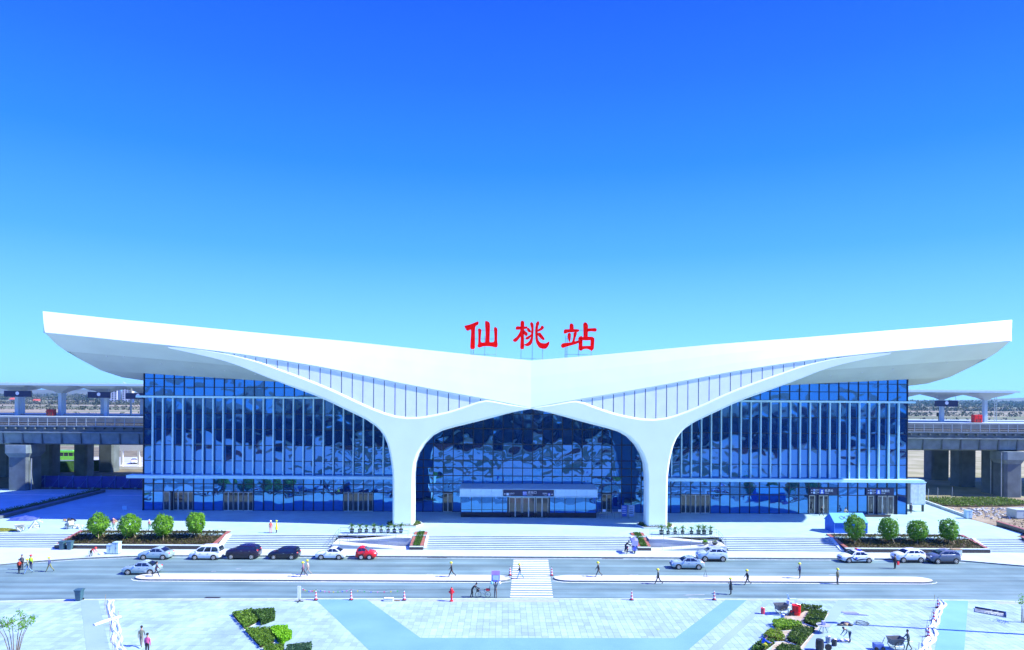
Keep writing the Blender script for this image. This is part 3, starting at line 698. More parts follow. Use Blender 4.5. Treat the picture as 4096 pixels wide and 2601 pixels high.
# blue hoarding under the viaduct
HD = T('site_hoarding', 'dark blue site hoarding with leaning braces under the left viaduct', 'fence', (-104, 146, 1.25))
hm = M('blue_hoarding', (.02, .035, .26), .5, var=.15, scale=1)
for i in range(13):
    x = -105.6 + i * 3.0; MB().box(x + .03, x + 2.97, 146, 146.06, 1.25, 3.75).build('panel', hm, HD)
    MB().box(x - .06, x + .06, 145.85, 145.99, 1.25, 3.9).build('post', M('blue_post', (.10, .18, .45), .5), HD)
    MB().tube([(x, 145.9, 3.4), (x - .9, 144.6, 1.3)], .05).build('brace', M('blue_post', (.1, .18, .45)), HD)
    MB().box(x - 1.15, x - .65, 144.4, 144.8, 1.25, 1.6).build('ballast_block', concrete, HD)
# hedge bank, white gantry, buses, car beyond
hb = tag(MB().prism([(-124, 171), (-109, 178), (-109, 180), (-124, 173)], 'z', 1.2, 3.9).build('green_screen_fence', M('green_screen', (.03, .10, .02), .8, var=.25, scale=2)), 'dark green screened fence between the piers below the bus', 'fence')
wg = T('white_gantry', 'white portal frame with big white panel beyond the left viaduct', 'gantry', (-104, 181.3, 1.25))
wm = M('bright_white', (.85, .87, .85), .5, var=.02)
MB().box(-107.5, -99.8, 181, 181.3, 6.2, 9.2).build('header_panel', wm, wg); MB().box(-107.5, -99.8, 180.6, 181.4, 1.25, 2.1).build('base', wm, wg)
for x in (-106.0, -101.6): MB().box(x - .3, x + .3, 181, 181.4, 2.1, 6.2).build('post', wm, wg)
tag(MB().sheet([(-170, 184), (-90, 184), (-90, 215), (-170, 215)], 1.22).build('bus_yard', M('yard_concrete', (.42, .43, .42), .8, var=.1, scale=.2)), 'pale concrete bus yard beyond the viaduct', 'yard')['kind'] = 'structure'
def bus(x, y, label):
    t = T('green_bus', label, 'bus', (x, y, 1.25), 'green buses beyond the viaduct')
    gm = M('bus_green', (.16, .55, .01), .35, coat=.5); L = 10.5
    MB().box(x, x + L, y, y + 2.5, 1.6, 2.75).build('body', gm, t, bevel=.12)
    MB().box(x + .1, x + L - .1, y + .06, y + 2.44, 2.75, 3.75).build('window_band', carglass, t)
    MB().box(x, x + L, y, y + 2.5, 3.75, 4.15).build('roof', gm, t, bevel=.15)
    MB().box(x + 2, x + 7, y + .4, y + 2.1, 4.15, 4.45).build('roof_unit', gm, t, bevel=.1)
    for i in range(8): MB().box(x + .2 + i * 1.4, x + .32 + i * 1.4, y + .03, y + .2, 2.7, 3.8).build('pillar', gm, t)
    for wx in (2.2, 8.0):
        w_ = MB().lathe([(.48, -.15), (.5, -.1), (.5, .1), (.48, .15)], 16, (x + wx, y + .1, 1.75), 'y').build('wheel', rubber, t)
        MB().lathe([(.28, -.2), (.28, -.17)], 12, (x + wx, y + .1, 1.75), 'y').build('rim', chrome, w_)
    MB().box(x - .02, x, y + .3, y + .7, 1.9, 2.1).build('headlight', lightclear, t)
bus(-138.5, 200.5, 'bright green bus seen in the gap between the second and third piers')
bus(-151.5, 200.0, 'bright green bus whose end shows beside the big near pier')
# street side planter wall running diagonally at left
dw = T('low_planter_wall', 'long low dark kerbed planting strip running diagonally across the shaded forecourt', 'planter', (-86, 125, 1.35))
MB().prism([(-86.0, 108), (-84.8, 108), (-85.6, 139), (-86.4, 139)], 'z', 1.3, 1.85).build('wall', concrete_dark, dw)
MB().prism([(-88.6, 110), (-86.02, 108), (-86.42, 139), (-88.0, 141)], 'z', 1.3, 1.7).build('soil', soil, dw)
m = MB()
for x, y in scatter([(-88.5, 110), (-86.1, 108.2), (-86.5, 139), (-88, 141)], 1500): leaf(m, (x, y, 1.7 + random.random() * .45), (rvec() + Vector((0, 0, .6))).normalized(), .12)
m.build('plants', leaf_dark, dw)
sun_gap_m = M('painted_sun_gap', (.8, .8, .76), .6)  # cream strips painting the sunlight that falls between the building shadows
for xa, xb in ((-104, -90), (-82.6, -68)): struct(MB().box(xa, xb, 134.6, 135.3, 1.3, 1.36).build('road_mark_and_sun_strip', sun_gap_m))

# right hand garden, rubble and dirt beyond the forecourt
dirt = M('dirt', (.20, .15, .09), .95, scale=.4, col2=(.34, .28, .19), bump=.8, bscale=2, detail=10)
struct(MB().sheet([(75.3, 101), (140, 96), (140, 139), (80, 139), (79.4, 136), (75.4, 114.4)], 1.30).build('dirt_ground', dirt))
struct(MB().sheet([(66, 142), (160, 142), (190, 260), (66, 260)], 1.225).build('waste_ground', M('waste', (.22, .21, .09), .95, scale=.15, col2=(.36, .33, .19), bump=.6, bscale=2, detail=10)))
kb = T('garden_kerb', 'pale stone kerb wall between the bright forecourt and the shrub bed', 'kerb wall', (77, 125, 1.35))
for i in range(9):
    a = i / 9; c = (i + 1) / 9; xa, ya = lerp(75.4, 79.2, a), lerp(114.6, 136, a); xb, yb = lerp(75.4, 79.2, c), lerp(114.6, 136, c)
    MB().prism([(xa, ya + .03), (xb, yb - .03), (xb + .45, yb - .03), (xa + .45, ya + .03)], 'z', 1.3, 1.8).build('stone', stone_lt, kb)
sb = T('shrub_bed', 'wide bed of low green shrubs right of the station corner', 'shrub bed', (86, 131, 1.3))
SBP = [(80.0, 135.8), (97, 136.5), (100, 129.5), (92, 127.5), (82, 126.5), (79.6, 128)]
MB().prism(SBP, 'z', 1.28, 1.4).build('soil', soil, sb)
m = MB()
for x, y in scatter(SBP, 5200): leaf(m, (x, y, 1.4 + random.random() ** .6 * .55), (rvec() + Vector((0, -.2, .8))).normalized(), random.uniform(.13, .22))
m.build('leaves', leaf_bed, sb)
rub = MB()
for x, y in scatter([(77.8, 125), (95, 126), (98, 119), (88, 115), (77, 113.5)], 420):
    if random.random() < .5 and y < 118: continue
    s = random.uniform(.12, .42); rub.obox((x, y, 1.3 + s * .25), (s, s * random.uniform(.5, 1), s * random.uniform(.3, .7)), random.random() * 3, random.uniform(-.4, .4), random.uniform(-.4, .4))
o = rub.build('rubble', M('rubble', (.45, .46, .45), .85, var=.3, scale=1.5)); o['kind'] = 'stuff'; o['label'] = 'scattered pale broken stone on the dirt right of the forecourt'; o['category'] = 'rubble'
m = MB()
for x, y in scatter([(78, 124), (120, 126), (120, 104), (78, 106)], 1800): leaf(m, (x, y, 1.32 + random.random() * .2), (rvec() + Vector((0, 0, .4))).normalized(), random.uniform(.08, .2))
o = m.build('weeds', M('dry_weeds', (.16, .13, .05), .9, col2=(.22, .2, .07), scale=.5)); o['kind'] = 'stuff'; o['label'] = 'dry brown weeds on the dirt beyond the forecourt'; o['category'] = 'weeds'
lw = T('dark_low_wall', 'dark granite low wall at the far right edge of the forecourt', 'wall', (75.5, 104, 1.35))
MB().prism([(75.0, 101.0), (75.4, 101.0), (76.2, 108.6), (75.8, 108.6)], 'z', 1.3, 1.95).build('wall', dark_granite, lw); MB().prism([(74.95, 100.9), (75.5, 100.9), (76.3, 108.7), (75.75, 108.7)], 'z', 1.95, 2.03).build('coping', red_granite, lw)
def cabinet(name, x, y, z, w_, d, h, label, mt):
    t = T(name, label, 'cabinet', (x, y, z)); MB().box(x - w_ / 2, x + w_ / 2, y, y + d, z + .12, z + h).build('body', mt, t, bevel=.03)
    MB().box(x - w_ / 2 + .03, x + w_ / 2 - .03, y + .03, y + d - .03, z, z + .12).build('plinth', concrete, t); MB().box(x - .01, x + .01, y - .012, y, z + .2, z + h - .08).build('door_seam', dgrey, t)
    MB().box(x + .06, x + .1, y - .04, y, z + h * .5, z + h * .6).build('handle', dgrey, t)
    MB().prism([(y - .05, z + h), (y + d + .05, z + h), (y + d + .05, z + h + .05), (y - .05, z + h + .08)], 'x', x - w_ / 2 - .05, x + w_ / 2 + .05).build('lid', mt, t); return t
pb = M('pale_blue_paint', (.48, .66, .74), .4, var=.04)
cabinet('electric_cabinet', 75.3, 114.2, 1.35, 1.0, .8, 1.4, 'pale grey cabinet standing alone on the right of the bright forecourt', pb)
cabinet('container_unit', 85.0, 114.6, 1.3, 2.6, 2.4, 1.5, 'pale slatted container at the right edge on the dirt', M('pale_green_grey', (.46, .56, .54), .5, var=.06))
t = T('plant_room', 'pale service cabin tucked behind the right corner of the glass front', 'cabin', (71.5, 122, 1.35))
MB().box(69.2, 72.0, 121, 124, 2.6, 6.6).build('body', M('cabin_pale', (.55, .64, .68), .5, var=.04), t, bevel=.04); MB().box(69.1, 72.1, 120.9, 124, 6.6, 6.75).build('roof', fin_m, t)
for x in (69.5, 71.7): MB().box(x - .15, x + .15, 121.2, 121.5, 1.3, 2.6).build('leg', dgrey, t)
for i in range(2): MB().box(69.3 + i * 1.35, 70.55 + i * 1.35, 120.96, 121.0, 2.8, 6.4).build('panel', M('cabin_panel', (.60, .70, .74), .5), t)
for x, y in ((82.5, 133.8), (86.2, 135), (79.5, 132)):
    tag(MB().tube([(x, y, 1.3), (x, y, 4.0)], .06).build('steel_post', galv), 'thin steel post standing in the shade ' + {82.5: 'behind the middle of the shrub bed', 86.2: 'behind the right part of the shrub bed', 79.5: 'next to the service cabin'}[x], 'post', 'thin posts behind the shrub bed')

# ================================================================== FAR LAND
m = MB(); ft = M('far_trees', (.035, .055, .03), .9, scale=.02, col2=(.085, .085, .06), detail=8)
for yb, n, hh in ((560, 200, 4), (760, 600, 5), (1050, 1200, 6.5), (1500, 1700, 9), (2100, 1800, 12)):
    for i in range(n):
        side = random.choice((-1, 1)); x = side * random.uniform(.42, .95) * yb; y = yb + random.uniform(-18, 18)
        if random.random() < .25 and yb < 900: continue
        h = hh * random.uniform(.5, 1.1); ww = h * random.uniform(.5, .9)
        for q_ in range(11):
            p_ = rvec(); leaf(m, (x + p_.x * ww * .75, y + p_.y * ww * .5, 1.2 + h * .5 + p_.z * h * .5), rvec(), h * random.uniform(.14, .3), .7)
for i in range(900):  # unseen tree belt behind the camera, there for the dark reflection in the glass
    x = random.uniform(-260, 260); y = -62 - abs(random.gauss(0, 14)); h = random.uniform(9, 16); m.ball((x, y, h * .5), (h * .45, h * .4, h * .52), 6, 4)
o = m.build('far_treeline', ft); o['kind'] = 'stuff'; o['label'] = 'rows of bare and green trees across the far fields and unseen behind the camera'; o['category'] = 'treeline'
m = MB(); rows = []
for y, hf in ((2600, 0), (3000, 1), (3600, .2)):
    rows.append([(x, y, 1 + hf * (22 + 12 * sin(x * .0021 + 1) + 8 * sin(x * .0057) + 4 * sin(x * .013))) for x in range(-4200, 4201, 70)])
struct(m.grid(rows).build('hill', M('far_hill', (.06, .075, .06), .95, scale=.004, col2=(.12, .12, .10))))
def house(x, y, w_, d, h, label, wallc, roofc):
    t = T('farm_house', label, 'house', (x, y, 1.2), 'small red roofed houses in the fields')
    MB().box(x - w_ / 2, x + w_ / 2, y, y + d, 1.2, 1.2 + h).build('wall', M('house_wall' + str(wallc), wallc, .8), t)
    MB().prism([(y - .8, 1.2 + h), (y + d + .8, 1.2 + h), (y + d / 2, 1.2 + h + d * .35)], 'x', x - w_ / 2 - .6, x + w_ / 2 + .6).build('roof', M('house_roof', roofc, .7, var=.15, scale=.3), t)
    for s in (-.25, .25): MB().box(x + s * w_ - .7, x + s * w_ + .7, y - .05, y, 1.2 + h * .35, 1.2 + h * .75).build('window', dgrey, t)
    MB().box(x - .6, x + .6, y - .06, y, 1.2, 3.4).build('door', wood, t)
house(-763, 1100, 8.5, 8, 4.5, 'small red roofed house in the fields between two left canopy columns', (.55, .42, .38), (.55, .10, .06))
house(-722, 1100, 7.5, 8, 5.0, 'small red roofed house hidden partly by the second canopy column', (.22, .22, .26), (.55, .10, .06))
house(-870, 1200, 14, 9, 5.0, 'low pale farm building left of the red roofed houses', (.6, .58, .55), (.5, .48, .45))
for i, (x, w_, h) in enumerate(((-725, 16, 34), (-700, 16, 34), (-655, 18, 36), (-632, 18, 36), (-609, 18, 36))):
    t = T('apartment_block', ['leftmost pale far tower seen under the left canopy', 'second pale far tower from the left', 'third pale far tower from the left', 'fourth pale far tower from the left', 'far tower closest to the left edge of the glass'][i], 'building', (x, 1250, 1.2), 'far apartment towers')
    MB().box(x - w_ / 2, x + w_ / 2, 1250, 1262, 1.2, 1.2 + h).build('wall', M('tower_wall', (.62, .63, .66), .8), t); MB().box(x - w_ / 2 - .5, x + w_ / 2 + .5, 1249, 1263, 1.2 + h, 2.4 + h).build('roof', M('tower_roof', (.35, .36, .4), .8), t)
    for r in range(8):
        for c in range(3): MB().box(x - w_ / 2 + 1.5 + c * w_ / 3, x - w_ / 2 + 3.8 + c * w_ / 3, 1249.8, 1250, 4 + r * 4, 6.2 + r * 4).build('window', dgrey, t)
gh = T('greenhouse', 'long pale greenhouse tunnel in the fields behind the left platform', 'greenhouse', (-240, 330, 1.2))
P = [(-14 * cos(pi * i / 10) * 1, 2.8 * sin(pi * i / 10)) for i in range(11)]
MB().prism([(340 + a * .5, 1.2 + c) for a, c in P], 'x', -262, -205).build('cover', M('greenhouse_film', (.62, .70, .70), .4, var=.05), gh); 
for x in (-262, -248, -233, -219, -205): MB().tube([(x, 340 + a * .502, 1.2 + c * 1.01) for a, c in P], .12).build('hoop', galv, gh)
# ================================================================== STEPS, PLANTERS, RAMPS
YB, YTOP, NS = 94.9, 98.38, 8
DY = (YTOP - YB) / (NS - 1)
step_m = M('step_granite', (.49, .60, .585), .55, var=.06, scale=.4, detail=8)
def steps(x0, x1, label):
    t = T('stone_steps', label, 'steps', (x0, YB, .15), 'flights of stone steps up to the forecourt')
    for i in range(NS):
        y = YB + i * DY; z = .15 + (i + 1) * .15
        MB().box(x0, x1, y - .03, (y + DY if i < NS - 1 else y + .06), z - .15, z - .045).build('riser', M('riser_shade_granite', (.20, .235, .25), .6, var=.08), t)  # riser colour set darker than the treads to carry the shade
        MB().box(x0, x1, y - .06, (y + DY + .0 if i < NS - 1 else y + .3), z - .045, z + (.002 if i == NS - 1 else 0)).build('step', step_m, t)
    return t
steps(-92, -66.4, 'leftmost flight of pale stone steps left of the tree planter')
steps(-43.6, -28.4, 'pale stone steps between the left tree planter and the left ramp')
steps(-15.0, 14.4, 'widest flight of pale stone steps below the central arch')
steps(27.6, 43.5, 'pale stone steps between the right ramp and the right tree planter')
steps(65.0, 71.9, 'narrow flight of pale stone steps at the far right')
m = MB().prism([(94.9, .15), (98.4, 1.2), (98.4, 1.65), (94.9, .6)], 'x', 72.0, 72.5); t = T('step_side_wall', 'short sloping dark red wall closing the far right steps', 'wall', (72.2, 96.5, .15)); m.build('wall', dark_granite, t); MB().prism([(94.85, .6), (98.45, 1.65), (98.45, 1.72), (94.85, .67)], 'x', 71.95, 72.6).build('coping', red_granite, t)
# pale cheek walls next to flights
for x0, x1, lab in ((-44.3, -43.6, 'pale sloping cheek wall right of the left tree planter'), (-15.35, -15.0, 'pale sloping cheek wall left of the central steps'), (14.4, 14.75, 'pale sloping cheek wall right of the central steps'), (43.5, 44.0, 'pale sloping cheek wall left of the right tree planter'), (64.5, 65.0, 'pale sloping cheek wall right of the right tree planter')):
    tag(MB().prism([(94.75, .15), (98.5, .15), (98.5, 1.42), (98.2, 1.42), (94.9, .38), (94.75, .38)], 'x', x0, x1).build('cheek_wall', stone_lt), lab, 'cheek wall')

def planter(x0, x1, yf, yb, zf, zb, label, plants=None, name='granite_planter', edge=.45, grass=None):
    t = T(name, label, 'planter', ((x0 + x1) / 2, yf, .15), 'granite planters beside the steps')
    def zz(y): return lerp(zf, zb, (y - yf) / (yb - yf))
    MB().box(x0, x1, yf, yf + .3, .12, zf - .08).build('front_wall', dark_granite, t)
    MB().box(x0 - .04, x1 + .04, yf - .05, yf + edge, zf - .08, zf + .0).build('front_coping', stone_lt, t)
    for a, c in ((x0, x0 + edge), (x1 - edge, x1)):
        MB().prism([(yf + .3, .12), (yb - .02, .12), (yb - .02, zb - .09), (yf + .3, zf - .09)], 'x', a + .02, c - .02).build('side_wall', dark_granite, t)
        n = 5
        for i in range(n):
            ya = lerp(yf + edge, yb, i / n) + .01; yc = lerp(yf + edge, yb, (i + 1) / n) - .01
            MB().prism([(ya, zz(ya) - .09), (yc, zz(yc) - .09), (yc, zz(yc) + .01), (ya, zz(ya) + .01)], 'x', a - .03, c + .03).build('side_coping', red_granite, t)
    MB().box(x0, x1, yb, yb + .3, 1.2, zb - .02).build('rear_wall', dark_granite, t); MB().box(x0 - .03, x1 + .03, yb - .02, yb + .36, zb - .02, zb + .04).build('rear_coping', stone_lt, t)
    MB().add([(x0 + edge - .01, yf + edge - .05, zf - .14), (x1 - edge + .01, yf + edge - .05, zf - .14), (x1 - edge + .01, yb + .01, zb - .14), (x0 + edge - .01, yb + .01, zb - .14)], [(0, 1, 2, 3)]).build('soil', soil, t)
    if plants:
        n, mt, hgt, sz = plants; m = MB()
        for x, y in scatter([(x0 + edge, yf + edge), (x1 - edge, yf + edge), (x1 - edge, yb), (x0 + edge, yb)], n):
            leaf(m, (x, y, zz(y) - .14 + random.random() * hgt), (rvec() + Vector((0, 0, .5))).normalized(), random.uniform(sz * .6, sz * 1.2))
        m.build('plants', mt, t)
    return t, zz
bedp = foliage('planter_scrub', (.035, .032, .012), (.10, .10, .028), 2)
pl, zzL = planter(-66.3, -44.35, 94.15, 99.8, .72, 1.55, 'large red edged sloping planter holding the four left trees', (5200, bedp, .32, .14))
pr, zzR = planter(44.05, 64.45, 94.3, 100.0, .72, 1.55, 'large red edged sloping planter holding the four right trees', (4800, bedp, .30, .13))
hedge_m = foliage('planter_hedge', (.04, .10, .015), (.10, .22, .03), 4)
planter(-17.25, -15.4, 94.5, 100.2, .62, 1.55, 'narrow red edged planter left of the central steps', (1500, hedge_m, .28, .12), edge=.42)
planter(14.8, 16.65, 94.7, 100.3, .62, 1.55, 'narrow red edged planter right of the central steps', (1500, hedge_m, .28, .12), edge=.42)

# ramps with railings
ramp_w = M('ramp_wall', (.36, .42, .45), .6, var=.08, scale=.5)
ramp_t = M('ramp_top', (.56, .60, .59), .6, var=.05, scale=.4)
rail_m = M('steel_rail', (.55, .6, .6), .25, metal=.85, var=.05)
def railing(pts, parent, h=1.0, n=None):
    """posts with two rails along a 3D polyline"""
    P = [Vector(p) for p in pts]; m = MB()
    for z in (h, h * .55): m.tube([p + Vector((0, 0, z)) for p in P], .025, 5)
    m.build('handrail', rail_m, parent)
    for a, c in zip(P, P[1:]):
        k = max(1, int((c - a).length / 1.3))
        for i in range(k + 1):
            p = a.lerp(c, i / k); MB().tube([p, p + Vector((0, 0, h))], .025, 5).build('railing_post', rail_m, parent)
def ramp(sg, xo, xi, label):
    """xo: side by the steps, xi: side by the narrow planter; sg mirrors"""
    t = T('switchback_ramp', label, 'ramp', ((xo + xi) / 2, 95, .15), 'switchback ramps beside the central steps')
    zl = .78; L = abs(xi - xo)
    def X(u): return xo + (xi - xo) * u
    up_ = [(X(0), zl), (X(.16), zl), (X(.80), 1.34), (X(1), 1.34)]; lo_ = [(X(0), zl), (X(.10), zl), (X(.86), .17), (X(1), .17)]
    MB().prism([(x, .1) for x, _ in (up_[0], up_[-1])][::1] + [(up_[-1][0], up_[-1][1] - .06)] + [(x, z - .06) for x, z in up_[::-1]][1:], 'y', 96.95, 98.36).build('upper_ramp_wall', ramp_w, t)
    MB().prism([(x, z - .058) for x, z in up_] + [(x, z) for x, z in up_[::-1]], 'y', 96.85, 98.40).build('upper_ramp', ramp_t, t)
    MB().prism([(X(0), .1), (X(.86), .1), (X(.86), .12)] + [(x, z - .06) for x, z in lo_[:3][::-1]][1:], 'y', 95.0, 96.6).build('lower_ramp_wall', ramp_w, t)
    MB().prism([(x, z - .058) for x, z in lo_] + [(x, z) for x, z in lo_[::-1]], 'y', 94.9, 96.7).build('lower_ramp', ramp_t, t)
    MB().box(min(X(0), X(.1)), max(X(0), X(.1)), 94.95, 98.4, .1, zl + .004).build('landing', ramp_t, t)
    MB().box(min(xo, xi), max(xo, xi), 98.38, 98.8, .2, 1.352).build('retaining_wall', ramp_w, t)
    MB().box(min(xo, xi), max(xo, xi), 98.36, 99.1, 1.3, 1.40).build('coping', stone_lt, t)
    railing([(X(.02), 98.75, 1.38), (X(.95), 98.75, 1.38)], t); railing([(X(.1), 96.95, zl + .0), (X(.16), 96.95, zl), (X(.8), 96.95, 1.34), (X(.96), 96.95, 1.34)], t)
    railing([(X(.01), 98.3, 1.3), (X(.01), 95.05, zl), (X(.1), 95.05, zl), (X(.86), 95.05, .17)], t)
    return t
ramp(1, -28.2, -17.4, 'switchback ramp with railings behind the red car')
ramp(-1, 27.4, 16.8, 'switchback ramp with railings behind the two white right lane cars')

# ================================================================== TREES
def tree_mesh(seed, rx, rz, nl=3300):
    random.seed(seed); m = MB()
    lobes = [(rvec() * random.uniform(.6, .8), random.uniform(.3, .5)) for _ in range(16)]
    for i in range(nl):
        v = rvec(); r = random.uniform(.62, 1) ** .6
        bulge = 1 + .10 * sin(5 * v.x + seed) * cos(4 * v.z) + .06 * sin(9 * v.y + seed * 2)
        for L, s in lobes:
            if (v - L.normalized()).length < s * .5: bulge += .05
        taper = 1 if v.z > -.3 else 1 - .25 * (-.3 - v.z)
        p = Vector((v.x * rx * taper, v.y * rx * taper, v.z * rz)) * r * bulge
        if sin(7 * v.x + seed * 1.7) * sin(6 * v.y + seed) * sin(8 * v.z + 2) > .42 and random.random() < .8: continue
        if random.random() < .06: p *= random.uniform(1.05, 1.16)
        n = (v + rvec() * .8).normalized(); leaf(m, p, n, random.uniform(.08, .18), .5)
    return m
def planter_tree(x, y, zb, h, rx, rz, label, seed, grp, mt):
    t = T('clipped_tree', label, 'tree', (x, y, zb), grp); zc_ = h - rz
    m = MB(); m.tube([(0, 0, -.15), (.03, 0, .5), (-.02, .03, 1.0), (0, 0, zc_)], [.10, .085, .075, .05], 7)
    random.seed(seed)
    for i in range(9):
        a = i * 2.4; q = random.uniform(.8, 1.25)
        m.tube([(0, 0, random.uniform(.8, 1.4)), (cos(a) * rx * .35 * q, sin(a) * rx * .35 * q, zc_ - .1), (cos(a) * rx * .7 * q, sin(a) * rx * .7 * q, zc_ + rz * random.uniform(-.2, .6))], [.045, .03, .012], 5)
    m.build('trunk', bark, t, world=False)
    c = tree_mesh(seed, rx, rz).build('crown', mt, t, world=False); c.location = (0, 0, zc_)
    for i in range(3):
        a = i * 2.1 + .5 + seed; MB().tube([(cos(a) * 1.15, sin(a) * 1.0, -.2 - .1 * cos(a)), (cos(a) * .08, sin(a) * .08, 1.35)], .035, 5).build('stake', M('stake_wood', (.42, .34, .2), .8), t, world=False)
    return t
lt2 = foliage('tree_leaf_deep', (.045, .14, .012), (.16, .38, .025))
TL = [(-61.9, 'leftmost round clipped tree in the left planter', 3.6, 1.4, 1.55), (-57.4, 'second round clipped tree from the left in the left planter', 3.5, 1.5, 1.6), (-52.7, 'third round clipped tree in the left planter', 3.5, 1.4, 1.55), (-48.3, 'round clipped tree at the station end of the left planter', 3.8, 1.3, 1.55)]
for i, (x, lab, h, rx, rz) in enumerate(TL): planter_tree(x, 96.9 + .5 * (i == 3), zzL(97) - .14, h, rx, rz, lab, 11 + i, 'clipped trees in the left planter', leaf_tree)
TR = [(46.6, 'tallest egg shaped tree in front of the blue tent', 4.1, 1.4, 1.85), (51.5, 'second egg shaped tree in the right planter', 3.6, 1.35, 1.6), (55.7, 'third egg shaped tree in the right planter', 3.3, 1.4, 1.5), (60.2, 'last egg shaped tree at the right end of the right planter', 3.5, 1.25, 1.55)]
for i, (x, lab, h, rx, rz) in enumerate(TR): planter_tree(x, 96.9, zzR(97) - .14, h, rx, rz, lab, 31 + i, 'egg shaped trees in the right planter', lt2)
random.seed(99)
# potted cycads
def cycad_parts(seed):
    random.seed(seed); pot = MB().lathe([(.20, 0), (.24, .06), (.29, .42), (.33, .44), (.33, .52), (.28, .52), (.27, .46)], 14); tr = MB().lathe([(.09, .42), (.11, .6), (.09, .85), (.05, .95)], 8); fr = MB()
    for i in range(22):
        a = i * 2.4 + random.random() * .3; el_ = random.uniform(.15, 1.15); L = random.uniform(.65, .95); pts = []
        for j in range(7):
            t = j / 6; r = L * t * cos(el_ * .75); z = .92 + L * (sin(el_) * t - .75 * t * t * (1.2 - el_ * .5)); pts.append(Vector((cos(a) * r, sin(a) * r, z)))
        sd_ = Vector((-sin(a), cos(a), 0))
        for j in range(6):
            for s in (-1, 1):
                for q in (0, .5):
                    p = pts[j].lerp(pts[j + 1], q); wv_ = .17 * (1 - ((j + q) / 6.5) ** 2) + .03; d = (pts[j + 1] - pts[j])
                    fr.tri(p, p + d * .35, p + sd_ * s * wv_ + d * .7 + Vector((0, 0, -.02)))
    return pot.mesh('pot', M('pot_teal', (.03, .06, .065), .5)), tr.mesh('stem', bark), fr.mesh('fronds', foliage('cycad_leaf', (.03, .085, .02), (.10, .24, .04), 3))
CYS = [cycad_parts(s) for s in (1, 2, 3)]
PL = [(-26.5, 99.6), (-25.3, 99.64), (-24.4, 99.8), (-23.3, 99.9), (-22.2, 99.72), (-21.2, 99.9), (-20.3, 99.9), (-19.3, 99.8)]; PR = [(19.3, 99.7), (20.3, 99.74), (21.4, 99.9), (22.5, 99.9), (23.8, 99.83), (24.9, 99.95), (25.7, 99.88), (26.7, 99.9)]
ORD = ['first', 'second', 'third', 'fourth', 'fifth', 'sixth', 'seventh', 'last']
for row, side in ((PL, 'above the left ramp'), (PR, 'above the right ramp')):
    for i, (x, y) in enumerate(row):
        t = T('potted_cycad', f'{ORD[i]} potted cycad from the left in the row {side}', 'potted plant', (x, y + .2, 1.40), 'potted cycads ' + side, random.random() * 6)
        t.scale = [random.uniform(.9, 1.12)] * 3; me = CYS[i % 3]
        for nm, mm in zip(('pot', 'stem', 'fronds'), me): link(nm, mm, t)
# beds round the two columns
for sx, lab in ((-1, 'dark hedged bed round the foot of the left column'), (1, 'dark hedged bed round the foot of the right column')):
    t = T('column_bed', lab, 'plant bed', (sx * 19.8, 105, 1.35), 'beds at the feet of the two columns'); xc = sx * 19.8
    P = [(xc - 3.0, 106.5), (xc - 2.2, 104.3), (xc + 2.2, 104.3), (xc + 3.0, 106.5), (xc + 2.4, 108.2), (xc - 2.4, 108.2)]
    MB().prism(P, 'z', 1.3, 1.55).build('kerb', stone_lt, t); MB().prism([(xc + (x - xc) * .93, 106.2 + (y - 106.2) * .88) for x, y in P], 'z', 1.5, 1.6).build('soil', soil, t)
    m = MB(); Q = [(xc + (x - xc) * .9, 106.2 + (y - 106.2) * .85) for x, y in P]
    for x, y in scatter(Q, 900): leaf(m, (x, y, 1.6 + random.random() * .25), (rvec() + Vector((0, 0, .6))).normalized(), .1)
    m.build('hedge', leaf_dark, t)

# relief tent
tn = T('blue_tent', 'blue ridge tent behind the tallest right planter tree', 'tent', (45.9, 101.5, 1.35)); tm = M('tent_blue', (.02, .14, .62), .7, var=.06, scale=1.5, bump=.2, bscale=1.5); tr_ = M('tent_roof', (.10, .42, .72), .6, var=.05, scale=1.2)
x0, x1, y0, y1, z0, ze, zr = 45.9, 50.9, 101.5, 104.6, 1.35, 3.0, 4.15; ym = (y0 + y1) / 2
MB().prism([(y0, z0), (y1, z0), (y1, ze), (ym, zr - .06), (y0, ze)], 'x', x0, x1).build('wall', tm, tn)
for s, (ya, yb_) in ((0, (y0 - .15, ym)), (1, (y1 + .15, ym))):
    MB().add([(x0 - .1, ya, ze - .08), (x1 + .1, ya, ze - .08), (x1 + .1, yb_, zr), (x0 - .1, yb_, zr), (x0 - .1, ya, ze - .02), (x1 + .1, ya, ze - .02), (x1 + .1, yb_, zr + .05), (x0 - .1, yb_, zr + .05)], [(3, 2, 1, 0), (4, 5, 6, 7), (0, 1, 5, 4), (1, 2, 6, 5), (2, 3, 7, 6), (3, 0, 4, 7)]).build('roof', tr_, tn)
for x in (x0, x0 + 2.5, x1): MB().tube([(x, y0 - .02, z0), (x, y0 - .02, ze)], .035).build('corner_pole', M('tent_seam', (.12, .3, .75), .6), tn)
m = MB()   # dark printed marks on the front roof slope
def on_roof(u, v): return (u, lerp(y0 - .15, ym, v) - .03, lerp(ze, zr + .06, v) + .02)
for cx, rr in ((47.3, .3), (48.15, .34), (49.1, .3)):
    m.tube([on_roof(cx + rr * cos(a), .5 + rr * .55 * sin(a)) for a in [i * pi / 6 for i in range(13 if cx != 48.15 else 10)]], .025, 4)
m.tube([on_roof(47.55, .36), on_roof(47.8, .6)], .025, 4); m.tube([on_roof(48.5, .45), on_roof(48.6, .18), on_roof(48.75, .1)], .025, 4)
m.build('printed_mark', navy, tn)
t = T('entrance_mat', 'dark entrance mat lying before the right ticket doors', 'mat', (60, 115.6, 1.35)); MB().prism([(58.5, 117.9), (64, 117.9), (62.4, 115.5), (57.5, 115.5)], 'z', 1.345, 1.362).build('mat', dgrey, t)
